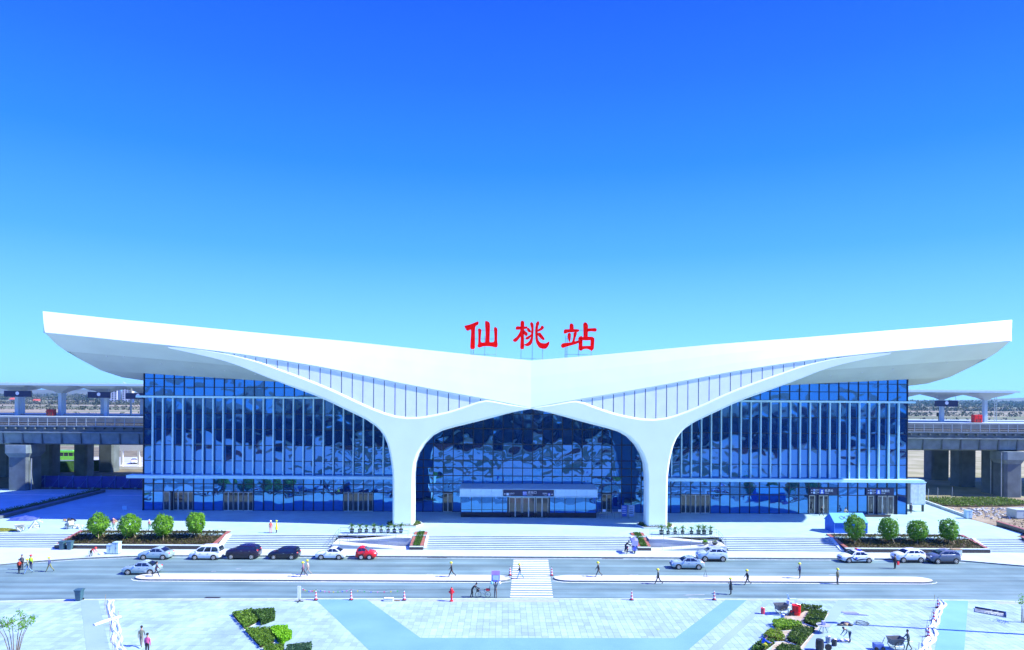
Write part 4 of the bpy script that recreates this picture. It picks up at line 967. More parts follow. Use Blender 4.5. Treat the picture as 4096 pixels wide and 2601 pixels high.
MB().prism([(57.46, 115.46), (62.44, 115.46), (62.3, 115.6), (57.6, 115.6)], 'z', 1.35, 1.368).build('edge_strip', black, t)
# ================================================================== VEHICLES
def car(name, label, cat, x, y, rz, kind, pm, L=4.5, W=1.78, H=1.45, group=None, extra=None):
    """front of the car points along local +X"""
    L *= .93; H *= 1.04; t = T(name, label, cat, (x, y, 0), group, rz); h = L / 2; s = H / 1.45; R_ = .33 if kind not in ('suv',) else .36
    if kind == 'sedan':
        deck = [(-h, .72), (-h + .12, .93), (-h + .75, 1.0), (h - 1.45, .98), (h - .75, .90), (h - .2, .78), (h, .60)]; cf, cr, rf, rr = h - 1.25, -h + .55, h - 1.95, -h + 1.35
    elif kind == 'hatch':
        deck = [(-h, .70), (-h + .1, .95), (-h + .5, 1.02), (h - 1.1, 1.0), (h - .55, .93), (h - .15, .80), (h, .58)]; cf, cr, rf, rr = h - .95, -h + .12, h - 1.65, -h + .42
    elif kind == 'van':
        deck = [(-h, .75), (-h + .06, 1.05), (-h + .5, 1.08), (h - .9, 1.06), (h - .5, .98), (h - .12, .82), (h, .6)]; cf, cr, rf, rr = h - .72, -h + .06, h - 1.5, -h + .3
    else:
        deck = [(-h, .78), (-h + .1, 1.06), (-h + .5, 1.10), (h - 1.2, 1.08), (h - .6, 1.02), (h - .15, .9), (h, .66)]; cf, cr, rf, rr = h - 1.05, -h + .15, h - 1.75, -h + .6
    deck = [(a, z * s if kind != 'van' else z) for a, z in deck]; clear = .2 if kind != 'suv' else .26
    def hw(a): return W / 2 * (1 - .16 * abs(a / h) ** 5)
    rows = []
    xs = sorted(set([-h, -h + .06, -h + .25, -h + .7, -h + 1.2, -.5, 0, .6, h - 1.3, h - .9, h - .5, h - .2, h - .05, h]))
    for a in xs:
        w_ = hw(a); zt = interp(deck, a); zb = clear + .12 * max(0, (abs(a) - h + .45) / .45); zs = zt - .10
        if abs(a) > h - .02: w_ *= .9; zb += .12; zt -= .06
        rows.append([(a, -w_ * .9, zb), (a, -w_, zb + .14), (a, -w_ * 1.0, lerp(zb, zs, .6)), (a, -w_ * .975, zs), (a, -w_ * .90, zt), (a, -w_ * .45, zt + .03), (a, w_ * .45, zt + .03), (a, w_ * .90, zt), (a, w_ * .975, zs), (a, w_, lerp(zb, zs, .6)), (a, w_, zb + .14), (a, w_ * .9, zb)])
    m = MB().grid(rows, True); k = len(rows[0]); q = len(m.v) - k; m.f.append(tuple(range(k))); m.f.append(tuple(range(q, q + k))[::-1])
    body = m.build('body', pm, t, world=False, smooth=True)
    bm = bmesh.new(); bm.from_mesh(body.data); bmesh.ops.recalc_face_normals(bm, faces=bm.faces); bm.to_mesh(body.data); bm.free()
    zb0 = interp(deck, (cf + cr) / 2) - .03; zr = H; wb = W / 2 * .93; wr = W / 2 * (.72 if kind != 'van' else .80)
    zf0 = interp(deck, cf) - .03; zr0 = interp(deck, cr) - .03
    B = {'bf': (cf, zf0), 'br': (cr, zr0), 'rf': (rf, zr - .05), 'rr': (rr, zr - .06)}
    m = MB(); mid = [(lerp(cf, rf, .5) + .06, lerp(zf0, zr, .5)), (lerp(cr, rr, .5) - .05, lerp(zr0, zr, .5))]; wm_ = lerp(wb, wr, .45)
    rows = []
    for (fx, fz, bx, bz, ww) in ((cf, zf0, cr, zr0, wb), (mid[0][0], mid[0][1], mid[1][0], mid[1][1], wm_), (rf, zr - .05, rr, zr - .06, wr), (rf - .18, zr, rr + .15, zr, wr * .82), (rf - .5, zr + .02, rr + .4, zr + .02, wr * .3)):
        n_ = 5; ring = []
        for i in range(n_): ring.append((lerp(bx, fx, i / (n_ - 1)), -ww, lerp(bz, fz, i / (n_ - 1)) + (.04 * sin(pi * i / (n_ - 1)) if ww <= wr else 0)))
        for i in range(n_): ring.append((lerp(fx, bx, i / (n_ - 1)), ww, lerp(fz, bz, i / (n_ - 1)) + (.04 * sin(pi * i / (n_ - 1)) if ww <= wr else 0)))
        rows.append(ring)
    m.grid(rows, True); k = 10; q = len(m.v) - k; m.f.append(tuple(range(q, q + k)))
    cab = m.build('cabin', pm, t, world=False, smooth=False)
    bm = bmesh.new(); bm.from_mesh(cab.data); bmesh.ops.recalc_face_normals(bm, faces=bm.faces); bm.to_mesh(cab.data); bm.free()
    # windows: thin dark panes set just outside the cabin faces
    def side_pt(u, v, sg):
        """u along the car 0 rear..1 front, v up 0..1 ; cabin side is slightly bowed at mid height"""
        if v < .5:
            f = v / .5; xr, xf = lerp(cr, mid[1][0], f), lerp(cf, mid[0][0], f); z0_, z1_ = lerp(zr0, mid[1][1], f), lerp(zf0, mid[0][1], f); ww = lerp(wb, wm_, f)
        else:
            f = (v - .5) / .5; xr, xf = lerp(mid[1][0], rr, f), lerp(mid[0][0], rf, f); z0_, z1_ = lerp(mid[1][1], zr - .06, f), lerp(mid[0][1], zr - .05, f); ww = lerp(wm_, wr, f)
        return (lerp(xr, xf, u), sg * (ww + .012), lerp(z0_, z1_, u))
    cuts = {'sedan': [(.13, .50), (.53, .93)], 'hatch': [(.12, .48), (.52, .92)], 'van': [(.06, .33), (.37, .63), (.67, .95)], 'suv': [(.05, .20), (.23, .53), (.56, .93)]}[kind]
    for sg in (-1, 1):
        for a, c in cuts:
            P = [(a, .12), (c, .12), (c, .5), (min(c, .88 if c > .9 else c), .88), (max(a, .12), .88), (a, .5)]
            V = [side_pt(u, v, sg) for u, v in P]; m = MB().add(V, [tuple(range(6)) if sg < 0 else tuple(range(6))[::-1]]); m.build('side_window', carglass, t, world=False)
        sp = MB().tube([(rf - .1 + .0, sg * (W / 2 + .02), zf0 + .1), (cf - .25, sg * (W / 2 + .0), zf0 + .06)], .02, 5)
        MB().ball((cf - .38, sg * (W / 2 + .06), zf0 + .12), (.09, .11, .075), 8, 5).build('wing_mirror', pm, t, world=False, smooth=True)
        for a, c in cuts[-2:]: 
            p = side_pt(a + .05, 0, sg); MB().box(p[0] - .02, p[0] + .18, sg * (W / 2 + .0) - .012, sg * (W / 2) + .012, p[2] - .17, p[2] - .14).build('door_handle', chrome, t, world=False)
        for a in (-h + .0, h):
            sgx = 1 if a > 0 else -1; hx = h - .1
            if a > 0: MB().ball((hx - .04, sg * (hw(h) * .74), interp(deck, h - .18) - .1), (.15, .20, .09), 8, 5).build('headlight', lightclear, t, world=False, smooth=True)
            else: MB().ball((-hx + .04, sg * (hw(h) * .80), interp(deck, -h + .12) - .14), (.13, .17, .12), 8, 5).build('taillight', lightred, t, world=False, smooth=True)
        for wx in (h - .85, -h + .82):
            MB().lathe([(R_ + .06, -.02), (R_ + .06, .02)], 18, (wx, sg * (hw(wx) - .005), R_ + .01), 'y').build('wheel_arch', black, t, world=False)
            wh = MB().lathe([(R_ * .62, -.11), (R_ - .02, -.10), (R_, -.06), (R_, .06), (R_ - .02, .10), (R_ * .62, .11)], 20, (wx, sg * (hw(wx) - .06), R_), 'y').build('wheel', rubber, t, world=False)
            rim = MB(); yo = sg * (hw(wx) - .06) + sg * .112
            for i in range(5):
                a5 = i * 2 * pi / 5; rim.obox((wx + cos(a5) * R_ * .32, yo, R_ + sin(a5) * R_ * .32), (R_ * .6, .03, .07), 0, 0, -a5)
            rim.lathe([(R_ * .66, -.012), (R_ * .66, .012), (R_ * .56, .016), (R_ * .56, -.016)], 16, (wx, yo, R_), 'y'); rim.lathe([(.07, -.02), (.07, .02)], 8, (wx, yo, R_), 'y')
            rim.build('rim', alu, wh, world=False)
    for (ax, az, bx, bz, nm) in ((cf, zf0, rf, zr - .05, 'windscreen'), (cr, zr0, rr, zr - .06, 'rear_window')):
        sx_ = 1 if nm == 'windscreen' else -1; mx_, mz_ = mid[0] if sx_ > 0 else mid[1]; V = []
        for f_, px_, pz_, ww in ((0, lerp(ax, mx_, .15), lerp(az, mz_, .15), wb * .93), (1, mx_, mz_, wm_ * .91), (2, lerp(mx_, bx, .86), lerp(mz_, bz, .86), wr * .88)):
            V += [(px_ + sx_ * .014, -ww, pz_ + .006), (px_ + sx_ * .014, ww, pz_ + .006)]
        m = MB().add(V, [(0, 1, 3, 2), (2, 3, 5, 4)]); m.build(nm, carglass, t, world=False)
    MB().box(h - .035, h + .012, -.42, .42, .52, .68).build('grille', black, t, world=False, bevel=.01)
    for sx_ in (-1, 1): MB().box(sx_ * (h - .03) - .02, sx_ * (h - .03) + .04 * sx_ + .02, -.24, .24, .40, .52).build('number_plate', blue_print if sx_ > 0 else blue_print, t, world=False)
    MB().box(-h + .35, h - .35, -W / 2 * .92, W / 2 * .92, clear - .05, clear + .1).build('underbody', dgrey, t, world=False)
    if kind == 'suv':
        for sg in (-1, 1): MB().tube([(rf - .3, sg * wr * .9, zr + .06), (rr + .3, sg * wr * .9, zr + .06)], .025, 5).build('roof_rail', chrome, t, world=False)
        for sg in (-1, 1): MB().box(-h + 1.15, h - 1.2, sg * (W / 2 + .012) - .012, sg * (W / 2 + .012) + .012, clear, clear + .16).build('sill_trim', dgrey, t, world=False)
    MB().tube([(rr + .25, 0, zr + .02), (rr + .05, 0, zr + .2)], .012, 4).build('aerial', dgrey, t, world=False)
    if extra: extra(t, h, W, H, rf, rr, wr)
    return t
silver = paint('silver_paint', (.42, .56, .58), .35); white_c = paint('white_paint', (.80, .86, .86)); blackp = paint('black_paint', (.012, .010, .022)); plum = paint('plum_black_paint', (.02, .010, .03)); redp = paint('red_paint', (.72, .012, .01)); greyp = paint('slate_paint', (.12, .15, .21), .3); pearl = paint('pearl_paint', (.60, .72, .76), .2)
CG = 'cars along the kerb and in the lanes'
car('parked_car', 'silver saloon parked at the kerb before the left tree planter', 'car', -49.9, 89.55, pi, 'sedan', silver, 4.5, group=CG)
car('moving_car', 'silver saloon in the lane beside the left tip of the island', 'car', -47.8, 82.2, pi + .02, 'sedan', silver, 4.6, group=CG)
car('parked_minivan', 'white minivan parked behind the silver saloon', 'van', -43.3, 89.6, pi, 'van', white_c, 4.4, 1.75, 1.75, group=CG)
car('parked_suv', 'black sport utility vehicle with red tail lights behind the white minivan', 'suv', -38.6, 90.0, pi, 'suv', plum, 4.65, 1.85, 1.72, group=CG)
car('parked_car', 'black hatchback parked between the black suv and the white saloon', 'car', -33.2, 90.0, pi, 'hatch', blackp, 4.3, 1.8, 1.47, group=CG)
car('parked_car', 'white saloon parked next to the small red car', 'car', -27.0, 90.05, pi, 'sedan', white_c, 4.3, 1.75, 1.46, group=CG)
car('parked_car', 'small bright red hatchback facing the other way at the left ramp', 'car', -22.35, 90.1, 0, 'hatch', redp, 2.95, 1.6, 1.55, group=CG)
car('moving_car', 'silver saloon driving in the lane before the white suv', 'car', 19.3, 85.9, pi - .03, 'sedan', silver, 4.5, group=CG)
car('parked_suv', 'white sport utility vehicle stopped at the kerb by the right ramp', 'suv', 23.75, 90.0, pi, 'suv', pearl, 4.35, 1.8, 1.66, group=CG)
def police(t, h, W, H, rf, rr, wr):
    for sg, mt in ((-1, lightred), (1, M('lamp_blue', (.02, .05, .7), .2, coat=.5))): MB().box(rf - .75, rf - .45, sg * .32 - .3, sg * .32 + .3, H + .02, H + .16).build('beacon', mt, t, world=False, bevel=.03)
    for sg in (-1, 1):
        P = [(-h + .9, .62), (-.3, .58), (.3, .46), (.75, .72), (1.0, .84), (h - .5, .80), (.9, .70), (.55, .36), (.2, .30), (-.4, .42), (-h + .9, .54)]
        y = sg * (W / 2 + .006); m = MB().add([(a, y, z) for a, z in P], [tuple(range(len(P)))]); m.build('side_stripe', navy, t, world=False)
        MB().lathe([(.16, -.01), (.16, .01)], 12, (.35, sg * (W / 2 + .012), .66), 'y').build('emblem', blue_print, t, world=False)
car('police_car', 'white police saloon with dark stripe and red roof beacon', 'police car', 42.9, 89.7, pi + .03, 'sedan', white_c, 4.7, 1.8, 1.46, group=CG, extra=police)
car('parked_suv', 'white sport utility vehicle between the police car and the slate one', 'suv', 50.1, 89.9, pi + .03, 'suv', white_c, 4.35, 1.8, 1.62, group=CG)
car('parked_suv', 'slate grey sport utility vehicle last in the right hand row', 'suv', 54.4, 89.4, pi + .05, 'suv', greyp, 4.5, 1.82, 1.62, group=CG)
car('distant_car', 'white car seen through the white gantry beyond the viaduct', 'car', -110.5, 196, pi / 2 + .3, 'suv', white_c, 4.4, 1.8, 1.6).location.z = 1.25

# ================================================================== PEOPLE
PEOPLE = []
def person(name_label, x, y, z, head, top, legs, pose='stand', helmet=None, hair=(.012, .010, .010), vest=None, h=1.75, phase=1, skin=(.42, .25, .17), shoes=(.02, .02, .02), hold=None, skirt=None):
    t = T('person', name_label, 'person', (x, y, z), 'people about the forecourt and road', head)
    S = h / 1.75; lean = 0.0; legsA = [(0, 0), (0, 0)]; arms = [(.05, .15), (.05, .15)]; neck = 0.0
    if pose == 'walk': legsA = [(.42 * phase, .05 if phase > 0 else .45), (-.42 * phase, .45 if phase > 0 else .05)]; arms = [(-.35 * phase, .3), (.35 * phase, .3)]; lean = .05
    if pose == 'bend': lean = 1.15; legsA = [(.25, .35), (-.05, .25)]; arms = [(.2 + lean * .35, .25), (.1 + lean * .3, .3)]; neck = .2
    if pose == 'lean': lean = .75; legsA = [(.2, .25), (-.1, .2)]; arms = [(.85, .3), (.75, .4)]; neck = .1
    if pose == 'squat': lean = .55; legsA = [(1.65, 2.2), (1.5, 2.15)]; arms = [(.7, .7), (.9, .5)]
    if pose == 'sit': lean = .1; legsA = [(1.5, 1.45), (1.5, 1.4)]; arms = [(.4, .7), (.4, .7)]
    if pose == 'phone': legsA = [(.1, .05), (-.08, .02)]; arms = [(.5, 1.7), (.05, .3)]; neck = .15
    if pose == 'push': legsA = [(.35, .1), (-.3, .3)]; arms = [(.55, .5), (.55, .5)]; lean = .12
    if pose == 'carry': legsA = [(.05, 0), (-.05, 0)]; arms = [(2.7, .3), (2.7, .3)]
    if pose == 'back': legsA = [(.12, .05), (-.15, .15)]; arms = [(-.1, .1), (.1, .2)]
    V, E_, R_, K = [], [], [], []
    def add(p, r, par, kind):
        V.append(Vector(p) * S); R_.append(r * S); K.append(kind)
        if par is not None: E_.append((par, len(V) - 1))
        return len(V) - 1
    def up_(v): return Matrix.Rotation(-lean, 3, 'X') @ Vector(v)   # +Y is forward
    P0 = Vector((0, 0, .95)); pel = add(P0, .145, None, 'leg')
    sp = add(P0 + up_((0, 0, .20)), .135, pel, 'top'); ch = add(P0 + up_((0, .01, .40)), .155, sp, 'top'); nk = add(P0 + up_((0, 0, .56)), .062, ch, 'skin')
    hd = P0 + up_((0, .015, .64)); hv = Matrix.Rotation(-lean * .5 - neck, 3, 'X')
    h1 = add(hd, .085, nk, 'skin'); h2 = add(hd + hv @ Vector((0, .012, .10)), .098, h1, 'skin'); h3 = add(hd + hv @ Vector((0, 0, .17)), .075, h2, 'skin'); nose = add(hd + hv @ Vector((0, .115, .06)), .018, h2, 'skin')
    for i, sg in enumerate((-1, 1)):
        hp = add((sg * .095, 0, .90), .098, pel, 'leg'); th, kb = legsA[i]
        kn = Vector((sg * .10, 0, .90)) + .43 * Vector((0, sin(th), -cos(th))); a = th - kb; an = kn + .42 * Vector((0, sin(a), -cos(a)))
        k1 = add(kn, .066, hp, 'leg'); k2 = add(an, .05, k1, 'leg'); fa = a * .6
        k3 = add(an + Vector((0, .03, -.045)), .042, k2, 'shoe'); add(an + Vector((0, .17 * cos(fa), -.05 + .17 * sin(fa))), .036, k3, 'shoe')
        sa, eb = arms[i]; base = P0 + up_((sg * .185, 0, .44)); s1 = add(base, .066, ch, 'top'); ang = sa
        el_ = base + .28 * Vector((sg * .14, sin(ang), -cos(ang))); s2 = add(el_, .05, s1, 'top'); a2 = ang + eb
        d = Vector((0, sin(a2), -cos(a2))); wr_ = el_ + .24 * d; s3 = add(wr_, .036, s2, 'top'); pm_ = add(wr_ + .07 * d, .034, s3, 'skin')
        side = Vector((0, d.z, -d.y))
        for j in range(4):
            o_ = side * (.024 * (j - 1.5)); f1 = add(wr_ + d * .11 + o_, .011, pm_, 'skin'); add(wr_ + d * (.15 + .012 * (1.5 - abs(j - 1.5))) + o_ + Vector((-sg * .015, 0, 0)), .009, f1, 'skin')
        f1 = add(wr_ + d * .06 + side * .045, .012, pm_, 'skin'); add(wr_ + d * .10 + side * .06, .010, f1, 'skin')
    zmin = min((v.z - r for v, r in zip(V, R_)))
    for v in V: v.z -= zmin
    me = bpy.data.meshes.new('person_body'); bm = bmesh.new(); lay = bm.verts.layers.skin.verify(); bv = []
    for v, r in zip(V, R_):
        q = bm.verts.new(v); q[lay].radius = (r, r); bv.append(q)
    bv[pel][lay].use_root = True
    for a, c in E_: bm.edges.new((bv[a], bv[c]))
    bm.to_mesh(me); bm.free()
    o = bpy.data.objects.new('tmp', me); COL.objects.link(o); md = o.modifiers.new('skin', 'SKIN'); md.use_smooth_shade = True; md.branch_smoothing = .3
    sb_ = o.modifiers.new('sub', 'SUBSURF'); sb_.levels = 1; sb_.render_levels = 1
    cm = {'top': M('cloth_' + str(top), top, .8, var=.12, scale=9), 'leg': M('cloth_' + str(legs), legs, .8, var=.12, scale=9), 'skin': M('skin_' + str(skin), skin, .6, var=.05), 'shoe': M('cloth_' + str(shoes), shoes, .6)}
    PEOPLE.append((o, t, V, E_, K, cm)); hc = V[h2]; hr = hv @ Vector((0, 0, 1))
    if helmet:
        prof = [(.185, -.005), (.15, .01), (.148, .05), (.125, .11), (.07, .15), (.01, .16)]; hm_ = MB().lathe(prof, 14)
        o2 = hm_.build('helmet', M('helmet_' + str(helmet), helmet, .35, var=.03), t, world=False, smooth=True); o2.location = hc + hr * .02 * S; o2.rotation_euler = (-lean * .5 - neck, 0, 0); o2.scale = (S, S * 1.1, S)
    else:
        o2 = MB().ball((0, -.02, .02), (.108, .118, .115), 10, 7)
        o2.v = [(a, b_, c if c > -.03 or b_ < -.03 else -.03) for a, b_, c in o2.v]; o2.v = [(a, min(b_, .075 if c < .06 else .2), c) for a, b_, c in o2.v]
        o3 = o2.build('hair', M('hair_' + str(hair), hair, .7), t, world=False, smooth=True); o3.location = hc + hr * .03 * S; o3.rotation_euler = (-lean * .5 - neck, 0, 0); o3.scale = (S, S, S)
    ey = MB()
    for sg in (-1, 1): ey.ball((sg * .036, .092, .005), .013, 6, 4)
    ey.box(-.03, .03, .088, .098, -.062, -.052)
    o4 = ey.build('face_features', M('eye_dark', (.02, .012, .012), .3), t, world=False); o4.location = hc; o4.rotation_euler = (-lean * .5 - neck, 0, 0); o4.scale = (S, S, S)
    if vest:
        rows = []
        for zz_, ra, rb in ((.12, .165, .135), (.25, .172, .145), (.42, .19, .15), (.53, .12, .10)):
            rows.append([tuple((P0 + up_((ra * cos(a) * 1.12, rb * sin(a) * 1.15 + .01, zz_))) * S - Vector((0, 0, zmin))) for a in [2 * pi * i / 14 for i in range(14)]])
        MB().grid(rows, True).build('vest', M('vest_' + str(vest), vest, .6, var=.05), t, world=False, smooth=True)
    if skirt:
        rows = []
        for zz_, r in ((.1, .16), (-.15, .20), (-.45, .24)): rows.append([tuple((P0 + Vector((r * cos(a), r * .8 * sin(a), zz_))) * S - Vector((0, 0, zmin))) for a in [2 * pi * i / 14 for i in range(14)]])
        MB().grid(rows, True).build('coat', M('cloth_' + str(top), top, .8), t, world=False, smooth=True)
    return t
YH = (.75, .80, .02); LEFT = pi / 2; RIGHT = -pi / 2; CAMW = pi; AWAY = 0.0
blk = (.02, .02, .026); jean = (.03, .05, .13); dk = (.03, .03, .035)
person('stooping person in a red orange jacket in the group at the left road edge', -62.4, 81.9, 0, AWAY, (.55, .06, .03), blk, 'back', h=1.62)
person('bare headed person in grey at the back of the left road group', -63.2, 83.5, 0, CAMW, (.10, .11, .12), blk, h=1.78, hair=(.1, .1, .1))
person('person in olive grey jacket and pale jeans with yellow helmet in the left group', -61.3, 81.8, 0, LEFT + .5, (.22, .26, .17), (.16, .30, .52), 'walk', YH, h=1.75)
person('person in lime safety vest and red cap in the left road group', -62.1, 83.5, 0, CAMW, (.35, .5, .06), jean, 'stand', (.55, .02, .02), vest=(.45, .8, .03), h=1.75)
person('person in blue jacket with yellow helmet walking alone at the far left', -59.3, 82.7, 0, LEFT, (.05, .07, .20), (.20, .22, .10), 'walk', YH)
person('person in red bending over at the left kerb with a stick', -58.7, 89.9, 0, RIGHT, (.65, .03, .03), blk, 'bend', (.7, .04, .03), h=1.65)
person('man in dark jacket without helmet on the left tip of the island', -45.1, 80.2, .15, RIGHT + .3, (.03, .03, .055), (.02, .025, .07), 'walk', None, phase=-1)
person('person in mauve jacket with yellow helmet walking on the left island', -27.85, 80.35, .15, LEFT, (.24, .12, .17), (.02, .03, .06), 'walk', YH)
person('person in beige half hidden behind the mauve jacket on the island', -27.6, 81.3, .15, LEFT, (.45, .38, .32), (.3, .27, .24), 'walk', YH, phase=-1)
person('slim person in black with yellow helmet on the left island near the crossing', -10.3, 80.6, .15, LEFT, (.025, .025, .03), blk, 'walk', YH)
person('person in pale blue jeans with yellow helmet on the zebra crossing', -2.15, 80.5, 0, LEFT, (.05, .055, .06), (.16, .36, .52), 'walk', YH, vest=None, phase=1)
person('person in black bent over the bicycle at the plaza kerb', -7.5, 73.0, 0, RIGHT, (.015, .015, .02), blk, 'lean', None, h=1.68)
person('person in grey camouflage holding a lavender framed panel overhead', -4.95, 72.95, 0, CAMW, (.20, .20, .17), (.18, .15, .13), 'carry', None, h=1.66)
person('person in black with yellow helmet on the right island near the crossing', 7.3, 81.0, .15, LEFT, (.03, .03, .04), (.09, .09, .08), 'walk', YH)
person('person in dark green with yellow helmet striding below the right island', 13.95, 78.5, 0, LEFT, (.04, .055, .05), blk, 'walk', YH, vest=None, phase=-1)
person('person in long dark coat with yellow helmet near the plaza edge cone', 21.1, 74.5, 0, LEFT, (.035, .045, .05), blk, 'phone', YH, skirt=True)
person('person in black with yellow helmet walking below the right island', 24.3, 78.3, 0, LEFT, (.025, .028, .035), (.03, .035, .03), 'walk', YH)
person('person in navy jacket looking at a phone on the right island', 31.5, 80.7, .15, LEFT, (.03, .05, .16), dk, 'phone', YH)
person('person in olive clothes with yellow helmet standing near the right end of the island', 35.1, 78.8, 0, CAMW + .6, (.10, .10, .06), (.07, .07, .06), 'stand', YH)
person('person in black carrying a red bag beside the white suv', 46.1, 86.0, 0, AWAY + .4, (.02, .018, .022), blk, 'stand', None)
person('person in black walking past the left ticket doors', 50.9, 116.2, 1.35, RIGHT, (.015, .015, .02), blk, 'walk', None)
person('woman in dark coat and pink shoes at the right corner of the glass', 68.4, 119.4, 1.35, CAMW, (.05, .06, .09), (.05, .05, .07), 'stand', None, skirt=True, shoes=(.7, .25, .25))
person('person in white and yellow sitting before the ticket windows', 55.6, 117.6, 1.35, CAMW, (.65, .62, .5), (.4, .36, .05), 'squat', None)
person('person in red and pink on the sunlit forecourt beside the yellow one', -38.3, 99.4, 1.35, AWAY + .3, (.65, .12, .10), (.6, .25, .25), 'stand', (.8, .75, .7))
person('person in bright yellow raincoat on the sunlit forecourt', -37.5, 99.6, 1.35, LEFT, (.75, .66, .02), (.06, .05, .1), 'stand', (.55, .8, .03), skirt=True)
person('person in pink behind the left planter between the first two trees', -62.3, 101.3, 1.35, CAMW, (.6, .28, .26), (.35, .55, .3), 'stand', (.65, .3, .3), h=1.6)
person('short person in pink and green between the second and third planter trees', -57.3, 101.9, 1.35, CAMW, (.7, .25, .27), (.1, .4, .15), 'stand', (.8, .7, .7), h=1.35)
person('person in black standing by the scooter at the central steps', 12.8, 93.6, .15, RIGHT, (.02, .015, .025), blk, 'lean', None)
person('man in camouflage jacket walking away at the bottom left', -35.1, 58.2, .12, AWAY + .3, (.13, .15, .12), (.20, .18, .15), 'walk', None)
person('person in pink jacket cut off by the bottom edge at left', -33.6, 56.3, .12, AWAY, (.55, .10, .25), blk, 'stand', None)
person('worker in grey green bending over netting at the bottom right', 26.8, 59.8, .12, LEFT + .2, (.16, .24, .22), (.05, .07, .11), 'bend', None)
person('man in olive jacket holding the two wheeled cart at the bottom right', 30.9, 57.9, .12, LEFT, (.13, .16, .11), (.16, .16, .07), 'push', None)
person('worker in bright blue crouching in the right flower bed', 18.2, 57.9, .12, RIGHT, (.02, .10, .55), (.5, .5, .03), 'squat', None)
bpy.context.view_layer.update(); dgp = bpy.context.evaluated_depsgraph_get()
for o, t, V, E_, K, cm in PEOPLE:
    me = bpy.data.meshes.new_from_object(o.evaluated_get(dgp)); names = ['top', 'leg', 'skin', 'shoe']; me.materials.clear()
    for n_ in names: me.materials.append(cm[n_])
    cen = np.empty(len(me.polygons) * 3); me.polygons.foreach_get('center', cen); cen = cen.reshape(-1, 3); best = np.full(len(cen), 1e9); idx = np.zeros(len(cen), int)
    for a, c in E_:
        A = np.array(V[a]); B_ = np.array(V[c]); d = B_ - A; tt = np.clip(((cen - A) @ d) / max(d @ d, 1e-9), 0, 1); dist = np.linalg.norm(cen - (A + tt[:, None] * d), axis=1)
        kk = np.where(tt < .45, names.index(K[a]), names.index(K[c])) if K[a] != K[c] else np.full(len(cen), names.index(K[c]))
        up = dist < best; best[up] = dist[up]; idx[up] = kk[up]
    me.polygons.foreach_set('material_index', idx.astype(np.int32)); me.polygons.foreach_set('use_smooth', [True] * len(me.polygons)); me.update()
    b_ = link('body', me, t); bpy.data.objects.remove(o)
